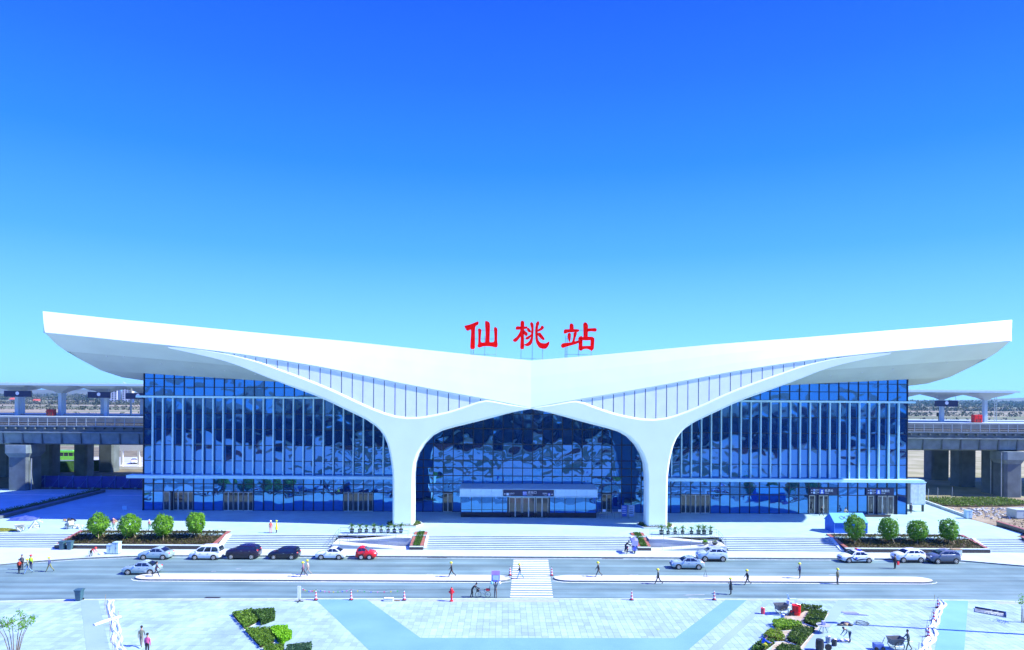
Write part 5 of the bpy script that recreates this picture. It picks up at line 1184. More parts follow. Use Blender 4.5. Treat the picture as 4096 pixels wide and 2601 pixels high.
# ================================================================== ROOF LETTERING
random.seed(5)
def LX(x): return -12.22 + x * .010066
def LZ(x, y): return 34.74 - y * .01006 + x * .00008
LET = {
 'first': ([[(150,175),(250,148),(340,112),(368,103),(380,125),(365,160),(325,205),(323,480),(318,535),(285,550),(252,535),(248,480),(258,250),(225,248),(195,252),(170,225),(155,195)],
  [(370,230),(385,212),(405,225),(425,238),(418,320),(415,420),(430,440),(480,438),(487,420),(490,300),(482,115),(505,98),(530,105),(560,145),(560,300),(558,425),(575,437),(610,435),(630,420),(632,330),(625,215),(648,193),(672,210),(682,240),(680,400),(688,470),(680,510),(655,520),(600,508),(520,500),(450,505),(395,523),(365,508),(362,488),(372,465),(375,350)]], (258, 295, 480, 662), 640),
 'middle': ([[(975,205),(985,185),(1010,180),(1050,185),(1120,185),(1150,182),(1165,200),(1155,215),(1130,222),(1060,232),(990,235),(975,225)],
  [(1052,110),(1075,90),(1100,100),(1112,130),(1108,300),(1112,520),(1095,545),(1075,550),(1052,535),(1050,480),(1055,350),(1050,200)],
  [(1050,225),(1085,240),(1075,300),(1045,360),(1000,415),(975,432),(945,425),(930,405),(945,385),(990,350),(1025,300),(1045,255)],
  [(1105,240),(1130,260),(1165,290),(1165,325),(1140,335),(1108,305)],
  [(1205,135),(1222,115),(1245,125),(1262,170),(1258,330),(1245,430),(1215,480),(1170,500),(1130,492),(1112,475),(1150,455),(1190,420),(1215,370),(1222,300),(1225,220),(1212,170)],
  [(1160,205),(1190,212),(1225,270),(1225,280),(1180,272),(1155,235)],
  [(1225,300),(1222,340),(1195,375),(1160,395),(1138,385),(1135,365),(1165,345),(1200,325)],
  [(1300,130),(1330,98),(1350,115),(1350,150),(1335,190),(1330,260),(1330,350),(1345,410),(1380,445),(1430,455),(1470,450),(1505,425),(1517,435),(1510,480),(1480,525),(1450,542),(1410,540),(1360,525),(1325,480),(1300,420),(1288,300),(1290,200)],
  [(1330,235),(1370,205),(1385,175),(1400,170),(1425,190),(1425,215),(1395,240),(1335,265)],
  [(1330,290),(1365,285),(1390,310),(1440,380),(1440,395),(1420,402),(1385,380),(1335,330)]], (1064, 1245, 1415), 705),
 'last': ([[(1842,160),(1850,138),(1875,135),(1900,155),(1905,185),(1905,225),(1880,240),(1850,235),(1840,220)],
  [(1748,250),(1760,230),(1800,228),(1900,225),(1970,228),(1995,235),(1995,255),(1975,270),(1900,275),(1820,280),(1770,298),(1748,290)],
  [(1810,300),(1835,285),(1860,300),(1862,340),(1855,400),(1845,435),(1825,405),(1812,360)],
  [(1905,285),(1952,270),(1955,310),(1935,370),(1920,430),(1890,440),(1880,435),(1900,370)],
  [(1705,490),(1720,460),(1760,450),(1850,440),(1920,425),(1985,410),(1990,440),(1960,460),(1880,485),(1800,505),(1740,527),(1712,515)],
  [(2060,140),(2080,117),(2110,125),(2135,165),(2135,220),(2132,360),(2110,375),(2070,370),(2065,300)],
  [(2130,215),(2200,212),(2250,210),(2275,225),(2272,255),(2250,265),(2190,260),(2130,262)],
  [(1985,365),(2010,342),(2045,358),(2045,555),(2010,565),(1988,540),(1990,480),(1983,400)],
  [(2182,352),(2200,348),(2235,370),(2240,400),(2235,480),(2230,540),(2210,565),(2182,560)],
  [(2040,354),(2090,350),(2185,352),(2185,400),(2040,400)],
  [(2040,500),(2185,500),(2185,560),(2140,545),(2080,545),(2040,560)]], (1778, 1806, 1995, 2205), 640)}
for key, (polys, posts, zb) in LET.items():
    xs = [x for P in polys for x, _ in P]; xm = LX(sum((min(xs), max(xs))) / 2)
    t = T('roof_character', {'first': 'red brush style character on the left of the rooftop station name', 'middle': 'red brush style character in the middle of the rooftop station name', 'last': 'red brush style character on the right of the rooftop station name'}[key], 'sign character', (xm, 109.0, 28.0), 'rooftop station name characters')
    for i, P in enumerate(polys):
        Q = [(LX(x), LZ(x, y)) for x, y in P]
        MB().prism(catmull(Q + [Q[0]], .09)[:-1], 'y', 109.0 - .012 * i, 109.28 + .006 * i).build('stroke', red_letter, t)
    fr = MB(); base = {}
    for px in posts:
        zt = LZ(px, 330); x = LX(px); zroof = interp(TOP, abs(x)) - .3
        fr.tube([(x, 109.4, zt), (x, 109.4, zroof)], .035, 5); fr.tube([(x, 109.4, LZ(px, 450)), (x, 111.0, zroof)], .03, 5)
    for yy in (zb - 10, 380, 240):
        a, c = LX(posts[0]), LX(posts[-1]); fr.tube([(a, 109.4, LZ(posts[0], yy)), (c, 109.4, LZ(posts[0], yy))], .03, 5)
    fr.build('support_frame', M('frame_blue_grey', (.22, .36, .55), .5), t)

# ================================================================== DIRECTION SIGNS
def sign_board(x0, x1, y, z0, z1, label):
    t = T('direction_sign', label, 'sign', (x0, y, z0), 'navy direction signs over the doors'); MB().box(x0, x1, y, y + .12, z0, z1).build('board', navy, t, bevel=.01); return t
def put(t, body, size, x, y, z, mat=white_print): 
    text(body, size, mat, t, (x - t.location.x, y - t.location.y - .015, z - t.location.z))
def icon(t, x, y, z, s, kind):
    MB().box(x, x + s, y - .03, y, z, z + s).build('icon_plate', {'exit': sky_blue_board}.get(kind, blue_print), t); m = MB()
    if kind == 'enter':
        for a, c, e, f in ((.1, .2, .15, .9), (.8, .9, .15, .9), (.2, .8, .8, .9), (.45, .55, .1, .55)): m.box(x + a * s, x + c * s, y - .045, y - .03, z + e * s, z + f * s)
        m.prism([(x + .3 * s, z + .5 * s), (x + .7 * s, z + .5 * s), (x + .5 * s, z + .72 * s)], 'y', y - .045, y - .03)
    else:
        m.lathe([(.2 * s, -.045), (.2 * s, -.03)], 12, (x + s / 2, y, z + .65 * s), 'y'); m.prism([(x + .2 * s, z + .1 * s), (x + .8 * s, z + .1 * s), (x + .7 * s, z + .42 * s), (x + .3 * s, z + .42 * s)], 'y', y - .045, y - .03)
    m.build('icon_mark', white_print, t)
def arrow(t, x, y, z, s, d):
    m = MB(); m.prism([(x - d * s * .5, z), (x, z + s * .4), (x, z - s * .4)], 'y', y - .02, y - .005); m.box(min(x, x + d * s * .6), max(x, x + d * s * .6), y - .02, y - .005, z - s * .12, z + s * .12); m.build('arrow', white_print, t)
s1 = sign_board(-4.25, 4.25, 112.9, 4.98, 6.02, 'navy sign reading 进站口 Entrance over the central doors')
icon(s1, -.95, 112.9, 5.1, .66, 'enter'); put(s1, '进站口', .52, -.18, 112.9, 5.42); put(s1, 'Entrance', .24, -.18, 112.9, 5.12)
arrow(s1, -3.95, 112.9, 5.32, .3, 1); icon(s1, -3.7, 112.9, 5.08, .42, 'exit'); put(s1, '出站口', .28, -3.2, 112.9, 5.32); put(s1, 'Exit', .16, -3.2, 112.9, 5.1)
arrow(s1, 3.95, 112.9, 5.32, .3, -1); icon(s1, 3.25, 112.9, 5.08, .42, 'ticket'); put(s1, '售票处', .28, 2.35, 112.9, 5.32); put(s1, 'Tickets', .16, 2.6, 112.9, 5.1)
for i, x0 in enumerate((49.6, 59.6)):
    s2 = sign_board(x0, x0 + 4.9, 117.98, 4.72, 6.0, 'navy sign reading 售票处 Tickets ' + ('above the open ticket doors' if i == 0 else 'above the ticket doors nearest the right corner'))
    for j, (a, c) in enumerate((('进站口', 'Entrance'), ('卫生间', 'Toilet'))):
        z = 5.45 - j * .45; arrow(s2, x0 + .35, 117.98, z + .12, .26, 1); icon(s2, x0 + .6, 117.98, z - .05, .36, 'enter' if j == 0 else 'exit'); put(s2, a, .22, x0 + 1.02, 117.98, z + .1); put(s2, c, .12, x0 + 1.02, 117.98, z - .05)
    icon(s2, x0 + 1.75, 117.98, 4.95, .8, 'ticket'); put(s2, '售票处', .5, x0 + 2.65, 117.98, 5.32); put(s2, 'Tickets', .24, x0 + 2.65, 117.98, 5.0)

# crowd barriers, boards near the right column
for i in range(2):
    t = T('queue_barrier', 'steel queue barrier between the vestibule and the right column, ' + ('nearer the glass' if i else 'nearer the road'), 'barrier', (12, 113 + i * 2, 1.35), 'queue barriers')
    y = 112.6 + i * 2.4; m = MB()
    for z in (1.05, .78, .5): m.tube([(12.0, y, 1.35 + z), (18.0, y, 1.35 + z)], .025, 5)
    m.build('rail', rail_m, t)
    for k in range(6):
        MB().tube([(12 + k * 1.2, y, 1.35), (12 + k * 1.2, y, 2.4)], .03, 5).build('post', rail_m, t)
for i, (x, mt, lab) in enumerate(((16.2, blue_print, 'blue notice board left of the right column'), (17.4, M('pale_poster', (.45, .6, .8), .5), 'pale notice board touching the right column'))):
    t = T('notice_board', lab, 'notice board', (x, 113.5, 1.35), 'notice boards by the right column'); MB().box(x - .5, x + .5, 113.5, 113.6, 1.55, 3.45).build('panel', mt, t)
    for s in (-.45, .45): MB().box(x + s - .03, x + s + .03, 113.45, 113.65, 1.35, 3.5).build('post', alu, t)
    m = MB(); 
    for k in range(4): m.box(x - .35, x + .25, 113.48, 113.5, 3.1 - k * .35, 3.2 - k * .35)
    m.build('print', white_print if i == 0 else navy, t)
for x in (12.6, 15.2):
    t = T('placard_stand', 'small white placard on a post by the queue barriers, ' + ('beside the vestibule' if x < 13 else 'beside the blue board'), 'placard', (x, 112.3, 1.35), 'placards by the barriers'); MB().tube([(x, 112.3, 1.35), (x, 112.3, 2.7)], .02, 5).build('post', galv, t); MB().box(x - .25, x + .25, 112.26, 112.3, 2.55, 2.95).build('board', white_print, t)

# ================================================================== STREET THINGS
def cone(x, y, z, label, h=.95):
    t = T('traffic_cone', label, 'traffic cone', (x, y, z), 'striped traffic cones'); rc = M('cone_red', (.62, .06, .10), .6); wc = M('cone_white', (.8, .78, .82), .5)
    MB().box(x - .2, x + .2, y - .2, y + .2, z, z + .05).build('base', rubber, t)
    for i in range(6):
        a, c = i / 6, (i + 1) / 6; MB().lathe([(.155 - .12 * a, z + .05 + a * h), (.155 - .12 * c, z + .05 + c * h)], 12, (x, y, 0)).build('band', (rc, wc)[i % 2], t)
    MB().lathe([(.035, z + .05 + h), (.025, z + .14 + h)], 8, (x, y, 0)).build('tip', dgrey, t)
for x, y, z, lab in ((-3.3, 82.0, 0, 'striped cone at the left island end by the crossing'), (1.75, 82.0, 0, 'striped cone at the right island end by the crossing'), (-23.9, 71.5, .135, 'striped cone next to the white sign stand on the plaza edge'), (-20.2, 71.55, .135, 'striped cone in the middle of the bunting line'), (-14.6, 71.6, .135, 'striped cone at the end of the bunting by the white box'), (9.6, 71.95, .135, 'striped cone alone on the plaza edge right of the crossing'), (18.5, 72.1, .135, 'striped cone on the plaza edge near the dark coated person'), (41.1, 69.7, .127, 'striped cone at the top of the right plastic sheet'), (38.1, 65.7, .127, 'striped cone at the middle of the right plastic sheet'), (34.8, 61.3, .127, 'striped cone at the bottom of the right plastic sheet')): cone(x, y, z, lab)
t = T('bunting_line', 'sagging cord of small coloured flags between the white sign and cones', 'bunting', (-20, 71.6, .13)); P = [(-25.4, 1.25), (-23.9, 1.1), (-20.2, 1.12), (-14.6, 1.12)]; pts = []
for (xa, za), (xb, zb_) in zip(P, P[1:]):
    for j in range(8): u = j / 8; pts.append((lerp(xa, xb, u), 71.55, .1 + lerp(za, zb_, u) - .18 * sin(pi * u)))
MB().tube(pts, .008, 4).build('cord', white_print, t)
for j, p in enumerate(pts[1::1]):
    c = [(.7, .05, .2), (.75, .6, .05), (.1, .5, .15), (.1, .2, .7), (.75, .25, .5)][j % 5]; MB().tri((p[0] - .1, 71.54, p[2]), (p[0] + .1, 71.54, p[2]), (p[0], 71.53, p[2] - .2)).build('flag', M('flag' + str(j % 5), c, .7), t)
t = T('sign_stand', 'white upright sign board on crossed feet at the plaza edge', 'sign stand', (-25.5, 70.95, .13)); MB().box(-25.68, -25.32, 70.93, 70.98, .5, 1.75).build('board', white_print, t)
m = MB(); m.box(-25.95, -25.05, 70.9, 71.0, .13, .2); m.box(-25.55, -25.45, 70.5, 71.4, .13, .2); m.box(-25.53, -25.47, 70.93, 70.98, .2, .5); m.build('foot', dgrey, t)
t = T('fire_hydrant', 'red fire hydrant on the plaza edge left of the bicycle', 'hydrant', (-9.57, 71.3, .13)); rm_ = M('hydrant_red', (.68, .015, .03), .4)
MB().lathe([(.2, 0), (.2, .06), (.1, .1), (.1, .75), (.19, .8), (.19, 1.15), (.14, 1.3), (.05, 1.42)], 14, (-9.57, 71.3, .13)).build('body', rm_, t, smooth=False); MB().lathe([(.09, -.3), (.09, .3)], 10, (-9.57, 71.3, 1.1), 'x').build('outlet', rm_, t); MB().lathe([(.05, 1.42), (.05, 1.5)], 6, (-9.57, 71.3, .13)).build('cap', dgrey, t)
t = T('white_crate', 'white oblong box with a plank lying at the plaza edge', 'box', (-16.2, 71.4, .13)); MB().box(-16.7, -15.7, 71.2, 71.6, .13, .42).build('body', white_print, t, bevel=.03); MB().box(-15.6, -15.0, 71.3, 71.45, .13, .2).build('plank', wood, t); MB().box(-16.72, -15.68, 71.18, 71.62, .36, .4).build('lid', dgrey, t)
def bicycle(x, y, z, rz, label, fc, basket=True):
    t = T('bicycle', label, 'bicycle', (x, y, z), None, rz); fm = M('bike_frame' + str(fc), fc, .35); r = .31
    for wx in (-.52, .52):
        m = MB(); m.tube([(wx + r * cos(a), 0, r + r * sin(a)) for a in [i * pi / 10 for i in range(21)]], .025, 5); w_ = m.build('wheel', rubber, t, world=False); m = MB()
        for i in range(8): a = i * pi / 4; m.tube([(wx, 0, r), (wx + r * cos(a), 0, r + r * sin(a))], .006, 3)
        m.build('spokes', chrome, w_, world=False)
    m = MB()
    for a, c in (((-.52, 0, r), (-.08, 0, .33)), ((-.08, 0, .33), (-.18, 0, .78)), ((-.08, 0, .33), (.38, 0, .72)), ((-.18, 0, .7), (.36, 0, .78)), ((-.52, 0, r), (-.17, 0, .7)), ((.36, 0, .9), (.52, 0, r))): m.tube([a, c], .022, 6)
    m.build('frame', fm, t, world=False); MB().tube([(.3, -.28, .98), (.36, 0, .95), (.3, .28, .98)], .018, 5).build('handlebar', chrome, t, world=False); MB().ball((-.2, 0, .83), (.15, .08, .04), 8, 5).build('saddle', black, t, world=False)
    if basket: MB().box(.42, .72, -.18, .18, .65, .92).build('basket', dgrey, t, world=False)
    MB().box(-.72, -.3, -.16, .16, .72, .95).build('child_seat', M('seat_red', (.65, .03, .03), .5), t, world=False, bevel=.04); MB().box(-.76, -.70, -.16, .16, .72, 1.2).build('seat_back', navy, t, world=False); return t
bicycle(-6.3, 73.1, 0, pi, 'bicycle with red child seat at the plaza kerb near the crossing', (.35, .42, .48))
t = T('framed_panel', 'lavender and blue framed panel held above the head near the crossing', 'panel', (-4.95, 72.9, 1.9)); MB().box(-5.4, -4.5, 72.85, 72.9, 1.75, 2.75).build('frame', M('frame_blue', (.20, .25, .72), .5), t); MB().box(-5.28, -4.62, 72.82, 72.85, 1.95, 2.45).build('window', M('panel_pale', (.45, .62, .66), .5), t); MB().box(-5.4, -4.5, 72.83, 72.87, 2.5, 2.95).build('top_flap', M('lavender', (.48, .28, .72), .6), t); MB().ball((-5.35, 72.8, 1.65), (.16, .16, .16), 8, 6).build('blue_float', M('float_blue', (.2, .55, .75), .4), t, smooth=True); MB().ball((-4.5, 72.8, 1.65), (.16, .16, .16), 8, 6).build('white_float', white_print, t, smooth=True)
# covered scooter beside the narrow planter
t = T('covered_scooter', 'motor scooter with blue and lavender rain canopy by the right narrow planter', 'scooter', (14.0, 93.6, .15)); sx, sy = 14.0, 93.6
for wy in (-.6, .6): MB().lathe([(.2, -.06), (.25, -.05), (.25, .05), (.2, .06)], 14, (sx, sy + wy, .4), 'x').build('wheel', rubber, t)
MB().prism([(sy - .75, .55), (sy - .5, .4), (sy + .1, .38), (sy + .8, .55), (sy + .75, .95), (sy + .1, .85), (sy, .55), (sy - .4, .55), (sy - .62, 1.15), (sy - .78, 1.1)], 'x', sx - .18, sx + .18).build('body', M('scooter_blue', (.05, .09, .55), .3, coat=.5), t, bevel=.03); MB().box(sx - .15, sx + .15, sy + .0, sy + .7, .95, 1.05).build('seat', black, t, bevel=.03); MB().tube([(sx - .32, sy - .62, 1.2), (sx + .32, sy - .62, 1.2)], .02).build('handlebar', chrome, t)
rows = []
for j in range(6): a = j / 5; rows.append([(sx + d, sy - .8 + 1.6 * a, 2.0 + .28 * sin(pi * a) - abs(d) * .35) for d in (-.45, -.2, 0, .2, .45)])
MB().grid(rows).build('canopy', M('canopy_lav', (.20, .22, .75), .6), t); MB().box(sx - .42, sx + .42, sy - .82, sy - .79, 1.3, 1.95).build('windscreen_sheet', M('canopy_pale', (.40, .42, .75), .5), t)
for d in (-.4, .4): MB().tube([(sx + d, sy - .75, 1.1), (sx + d, sy - .78, 1.95)], .015).build('canopy_pole', galv, t)
bicycle(13.0, 93.1, .15, pi / 2 - .3, 'dark bicycle beside the person in black at the central steps', (.05, .02, .03), False)
def wheelie_bin(x, y, z, label):
    t = T('wheelie_bin', label, 'bin', (x, y, z), 'blue grey wheelie bins'); bm_ = M('bin_blue', (.045, .12, .16), .5); rows = [[(x - a, y - a, z + q), (x + a, y - a, z + q), (x + a, y + a * 1.1, z + q), (x - a, y + a * 1.1, z + q)] for a, q in ((.24, .08), (.31, 1.0), (.34, 1.0), (.34, 1.08))]
    m = MB().grid(rows, True); m.f.append((3, 2, 1, 0)); q = len(m.v); m.f.append((q - 4, q - 3, q - 2, q - 1)); m.build('body', bm_, t)
    MB().prism([(y - .38, z + 1.08), (y + .42, z + 1.10), (y + .42, z + 1.17), (y, z + 1.22), (y - .38, z + 1.14)], 'x', x - .37, x + .37).build('lid', M('bin_lid', (.04, .10, .13), .5), t)
    for s in (-1, 1): MB().lathe([(.1, -.03), (.1, .03)], 10, (x + s * .27, y + .28, z + .1), 'x').build('wheel', rubber, t)
    MB().tube([(x - .3, y + .42, z + 1.0), (x + .3, y + .42, z + 1.0)], .02).build('handle', dgrey, t)
wheelie_bin(-64.9, 93.7, .15, 'left one of the two wheelie bins at the left steps'); wheelie_bin(-63.9, 93.75, .15, 'right one of the two wheelie bins against the planter'); wheelie_bin(-48.4, 71.0, .13, 'wheelie bin standing alone at the left plaza edge')
cabinet('electric_cabinet', -56.9, 91.0, .15, .8, .6, 1.25, 'lower pale blue street cabinet on the left pavement', pb); cabinet('electric_cabinet', -56.1, 91.0, .15, .75, .8, 1.55, 'taller pale blue street cabinet on the left pavement', pb)
for i, (x, y) in enumerate(((-58.0, 90.9), (-57.75, 91.25))):
    tag(MB().ball((x, y, .27), (.3, .2, .14), 9, 6).build('white_sack', white_print, smooth=True), ('front' if i == 0 else 'rear') + ' white sack lying between the red person and cabinets', 'sack')
tag(MB().tube([(-58.95, 89.7, 0), (-58.9, 89.9, 1.1)], .02).build('wooden_stick', wood), 'stick in the hands of the bending red person', 'stick')
tag(MB().obox((46.4, 85.85, .75), (.34, .14, .42), .3).build('red_bag', M('bag_red', (.65, .02, .04), .5), bevel=.03), 'red bag carried beside the white suv', 'bag')
def hand_cart(x, y, z, rz, label, mt=None):
    t = T('hand_cart', label, 'cart', (x, y, z), 'two wheeled hand carts', rz); mt = mt or M('cart_grey', (.16, .17, .18), .6, metal=.3); rows = [[(-a, -b_, q), (a, -b_, q), (a, b_, q), (-a, b_, q)] for a, b_, q in ((.42, .30, .45), (.62, .42, 1.05), (.66, .46, 1.05), (.60, .40, 1.03), (.42, .3, .5))]
    m = MB().grid(rows, True); m.f.append((3, 2, 1, 0)); q = len(m.v); m.f.append((q - 4, q - 3, q - 2, q - 1)); m.build('tub', mt, t, world=False)
    for s in (-1, 1):
        w_ = MB().tube([(.05 + .42 * cos(a), s * .52, .42 + .42 * sin(a)) for a in [i * pi / 10 for i in range(21)]], .03, 5).build('wheel', rubber, t, world=False); m = MB()
        for i in range(8): a = i * pi / 4; m.tube([(.05, s * .52, .42), (.05 + .4 * cos(a), s * .52, .42 + .4 * sin(a))], .012, 4)
        m.build('spokes', galv, w_, world=False); MB().tube([(.5, s * .38, .8), (1.35, s * .3, .78)], .025, 5).build('handle', galv, t, world=False)
    MB().tube([(.05, -.52, .42), (.05, .52, .42)], .025, 5).build('axle', galv, t, world=False); MB().tube([(.85, .2, .8), (.9, .2, 0)], .02, 5).build('stand', galv, t, world=False); return t
hand_cart(23.8, 67.5, .12, .1, 'grey two wheeled cart beside the red drum'); hand_cart(29.95, 58.2, .12, .05, 'grey two wheeled cart held by the man in olive')
hand_cart(-74.9, 99.6, 1.35, .3, 'pale hand cart above the leftmost steps', M('cart_pale', (.5, .52, .45), .6)); hand_cart(-68.9, 101.8, 1.35, 2.6, 'tipped pale hand cart left of the first planter tree', M('cart_pale', (.5, .52, .45), .6)).rotation_euler = (.0, .5, 2.6)
hand_cart(-74.2, 102.6, 1.35, 1.2, 'overturned white barrow in the shade above the left steps', M('cart_white', (.6, .63, .6), .6)).rotation_euler = (.2, -1.0, .4)
def drum(name, x, y, z, r, h, label, cat, mt):
    t = T(name, label, cat, (x, y, z)); MB().lathe([(r * .86, 0), (r, h * .3), (r * 1.03, h * .32), (r, h * .36), (r, h * .95), (r * 1.05, h), (r * .93, h), (r * .9, h * .9)], 16, (x, y, z)).build('body', mt, t); MB().tube([(x - r, y, z + h), (x, y - .02, z + h * 1.12), (x + r, y, z + h)], .012, 4).build('handle', galv, t); MB().lathe([(r * .85, h * .88), (.01, h * .9)], 12, (x, y, z)).build('contents', dgrey, t)
vr = M('drum_red', (.7, .01, .02), .4); drum('red_drum', 25.25, 67.3, .12, .42, 1.0, 'big red drum at the corner of the upper right hedge', 'drum', vr); drum('red_bucket', 22.0, 67.6, .12, .2, .6, 'small red bucket alone on the slabs left of the cart', 'bucket', M('pink_red', (.72, .06, .10), .4)); drum('blue_bucket', 23.25, 65.8, .12, .18, .5, 'blue canister on the soil above the bright shrubs', 'canister', M('can_blue', (.10, .2, .5), .4)); drum('grey_bucket', 24.8, 59.7, .12, .22, .55, 'grey bucket nearer the table in the bottom right', 'bucket', steel_grey); drum('grey_bucket', 25.0, 59.0, .12, .22, .55, 'dark bucket nearer the netting in the bottom right', 'bucket', dgrey)
drum('pale_bucket', 25.75, 70.4, .12, .17, .5, 'pale bucket under the blue folding bench at the plaza edge', 'bucket', M('pale_violet', (.45, .45, .6), .5))
t = T('folding_bench', 'pale blue folding chair at the plaza edge above the cart', 'chair', (26.3, 71.0, .13)); MB().box(26.0, 26.9, 70.8, 71.2, .55, .62).build('seat', pb, t); MB().obox((26.0, 71.0, .85), (.05, .4, .6), 0, 0, -.3).build('backrest', pb, t)
for a in (26.1, 26.8):
    for c in (70.85, 71.15): MB().tube([(a, c, .13), (a, c, .56)], .02).build('leg', galv, t)
t = T('motor_tool', 'small engine with dark parts between cart and red drum', 'machine', (24.8, 67.2, .12)); MB().box(24.5, 24.95, 67.0, 67.3, .2, .5).build('engine', dgrey, t, bevel=.04); MB().ball((24.65, 67.1, .55), .14, 8, 6).build('tank', vr, t); MB().lathe([(.14, -.04), (.14, .04)], 10, (24.45, 66.95, .26), 'y').build('wheel', rubber, t)
t = T('round_table', 'round grey topped table with a box on it in the bottom right', 'table', (25.6, 62.3, .12)); MB().lathe([(.6, .68), (.62, .7), (.62, .73)], 18, (25.6, 62.3, .12)).build('top', M('table_grey', (.36, .38, .36), .6), t)
for a in range(3): MB().tube([(25.6 + .1 * cos(a * 2.1), 62.3 + .1 * sin(a * 2.1), .8), (25.6 + .42 * cos(a * 2.1), 62.3 + .42 * sin(a * 2.1), .12)], .025).build('leg', dgrey, t)
tag(MB().box(25.45, 25.75, 62.15, 62.4, .86, 1.2).build('small_box', M('box_violet', (.35, .38, .62), .6), bevel=.02), 'violet box standing on the round table', 'box')
t = T('black_barrel', 'black barrel with wheel cut by the bottom edge at right', 'barrel', (23.2, 57.9, .12)); MB().lathe([(.3, 0), (.34, .3), (.34, .6), (.3, .95)], 14, (23.2, 57.9, .12)).build('body', black, t); MB().lathe([(.3, -.03), (.3, .03)], 14, (23.9, 57.8, .42), 'y').build('wheel', rubber, t)
for i, (x, y, L, w_, a, lab) in enumerate(((31.0, 67.9, 1.6, .5, -.15, 'bundle of pale boards lying on the right slabs, upper one'), (31.3, 67.3, 2.3, .25, -.25, 'long thin board lying below the pale bundle'))):
    t = T('timber_boards', lab, 'boards', (x, y, .12))
    for k in range(3): MB().obox((x, y + k * .14, .16 + .035 * (k % 2)), (L * (1 - .1 * k), w_ / 3, .04), a).build('board', M('board_blue_grey', (.35, .38, .5), .7), t)
t = T('tool_heap', 'dark heap of bags and tools left on the right slabs', 'heap', (28.3, 64.4, .12))
for k in range(9): MB().ball((28.0 + random.random() * 1.2, 64.2 + random.random() * .7, .2), (random.uniform(.15, .4), random.uniform(.1, .22), random.uniform(.08, .16)), 8, 5).build('bag', [navy, dgrey, steel_grey, wood][k % 4], t, smooth=True)
t = T('hose_coil', 'coil of thin grey hose on the right slabs', 'hose', (30.5, 64.6, .12)); MB().tube([(30.5 + (.55 + .1 * sin(a * 2.3)) * cos(a), 64.65 + (.55 + .1 * cos(a * 1.7)) * sin(a) , .15 + .01 * a) for a in [i * .35 for i in range(56)]], .02, 5).build('hose', dgrey, t)
MB().lathe([(.03, 0), (.03, .12)], 6, (31.05, 64.65, .14)).build('nozzle', chrome, t)
t = T('plastic_netting', 'crumpled blue and white netting in front of the bending worker', 'netting', (25.9, 60.1, .12))
for k in range(10):
    x = 25.1 + k * .17; rows = [[(x + .35 * u + .1 * random.random(), 60.1 + .5 * v + .15 * random.random(), .14 + .14 * random.random()) for u in (0, .5, 1)] for v in (-.5, 0, .5)]
    MB().grid(rows).build('fold', [white_print, M('net_blue', (.12, .25, .62), .6), M('net_pink', (.7, .45, .5), .6)][k % 3], t)
t = T('compactor', 'blue machine with wheels at the bottom edge beside the cart', 'machine', (28.5, 58.1, .12)); MB().box(28.0, 28.8, 57.9, 58.4, .3, .7).build('body', M('mach_blue', (.10, .16, .45), .5), t, bevel=.05)
for a in (28.1, 28.7): MB().lathe([(.16, -.05), (.16, .05)], 10, (a, 57.85, .28), 'y').build('wheel', rubber, t)
MB().tube([(28.7, 58.1, .6), (29.0, 58.2, 1.15)], .025).build('handle', navy, t)
t = T('metal_grating', 'long dark rectangular metal sheet lying tilted at the right edge', 'grating', (45.2, 68, .12)); gp = [(43.6, 67.8), (45.05, 69.8), (47.05, 68.1), (45.6, 66.1)]
def gpt(u, v): return tuple(lerp(lerp(gp[0][i], gp[1][i], v), lerp(gp[3][i], gp[2][i], v), u) for i in (0, 1))
MB().prism([gpt(0, .3), gpt(0, .85), gpt(1, .85), gpt(1, .3)], 'z', .125, .2).build('sheet', M('sheet_grey', (.22, .25, .27), .5, metal=.4, var=.3), t); MB().prism([gpt(0, .85), gpt(0, .93), gpt(1, .93), gpt(1, .85)], 'z', .12, .32).build('upstand', navy, t); MB().prism([gpt(.95, .3), gpt(.95, .85), gpt(1.0, .85), gpt(1.0, .3)], 'z', .2, .34).build('end_stop', navy, t)
for k in range(3): MB().tube([(*gpt(.3 + .2 * k, .4), .22), (*gpt(.55 + .2 * k, .75), .24)], .04).build('rod', galv, t)
t = T('triangle_frame', 'small blue and white folding warning triangle on the right island', 'warning triangle', (20.5, 81.3, .15)); MB().tube([(20.1, 81.3, .17), (20.3, 81.4, 1.0), (20.5, 81.3, .17), (20.1, 81.3, .17)], .03).build('frame', navy, t); MB().prism([(20.3, 81.2), (21.2, 80.9), (21.3, 81.1), (20.5, 81.5)], 'z', .16, .22).build('fallen_cone', M('cone_pale', (.7, .62, .7), .5), t)
for x, y, lab, s in ((57.6, 91.9, 'white stone block before the right end of the planter, front one', 0), (58.6, 92.4, 'white stone block stacked behind the front one', 1)):
    t = T('stone_block', lab, 'block', (x, y, .15)); MB().box(x - .55, x + .55, y, y + .6, .15, .55 + s * .45).build('block', stone_lt, t, bevel=.03)
    if s: MB().box(x - .9, x + .5, y - .1, y + .5, 1.0, 1.12).build('plank', wood, t)
    else: MB().box(x - .4, x + .4, y + .1, y + .5, .55, .6).build('cap', white_print, t)
for i, (x, y) in enumerate(((25.0, 98.0), (26.3, 97.9))):
    t = T('planting_bowl', ('green leaved' if i == 0 else 'dark empty') + ' planting bowl on the right ramp behind the white suv', 'bowl', (x - 1.2 * 0, 96.3, .75)); xx = 24.6 + i * 1.4
    MB().lathe([(.2, 0), (.36, .2), (.42, .42), (.38, .42), (.3, .3)], 14, (xx, 95.9, .78)).build('bowl', dgrey, t)
    m = MB()
    for k in range(120 if i == 0 else 20): leaf(m, (xx + random.gauss(0, .16), 95.9 + random.gauss(0, .16), 1.2 + random.random() * .25), rvec(), .1)
    m.build('plant', leaf_lime if i == 0 else leaf_dark, t)
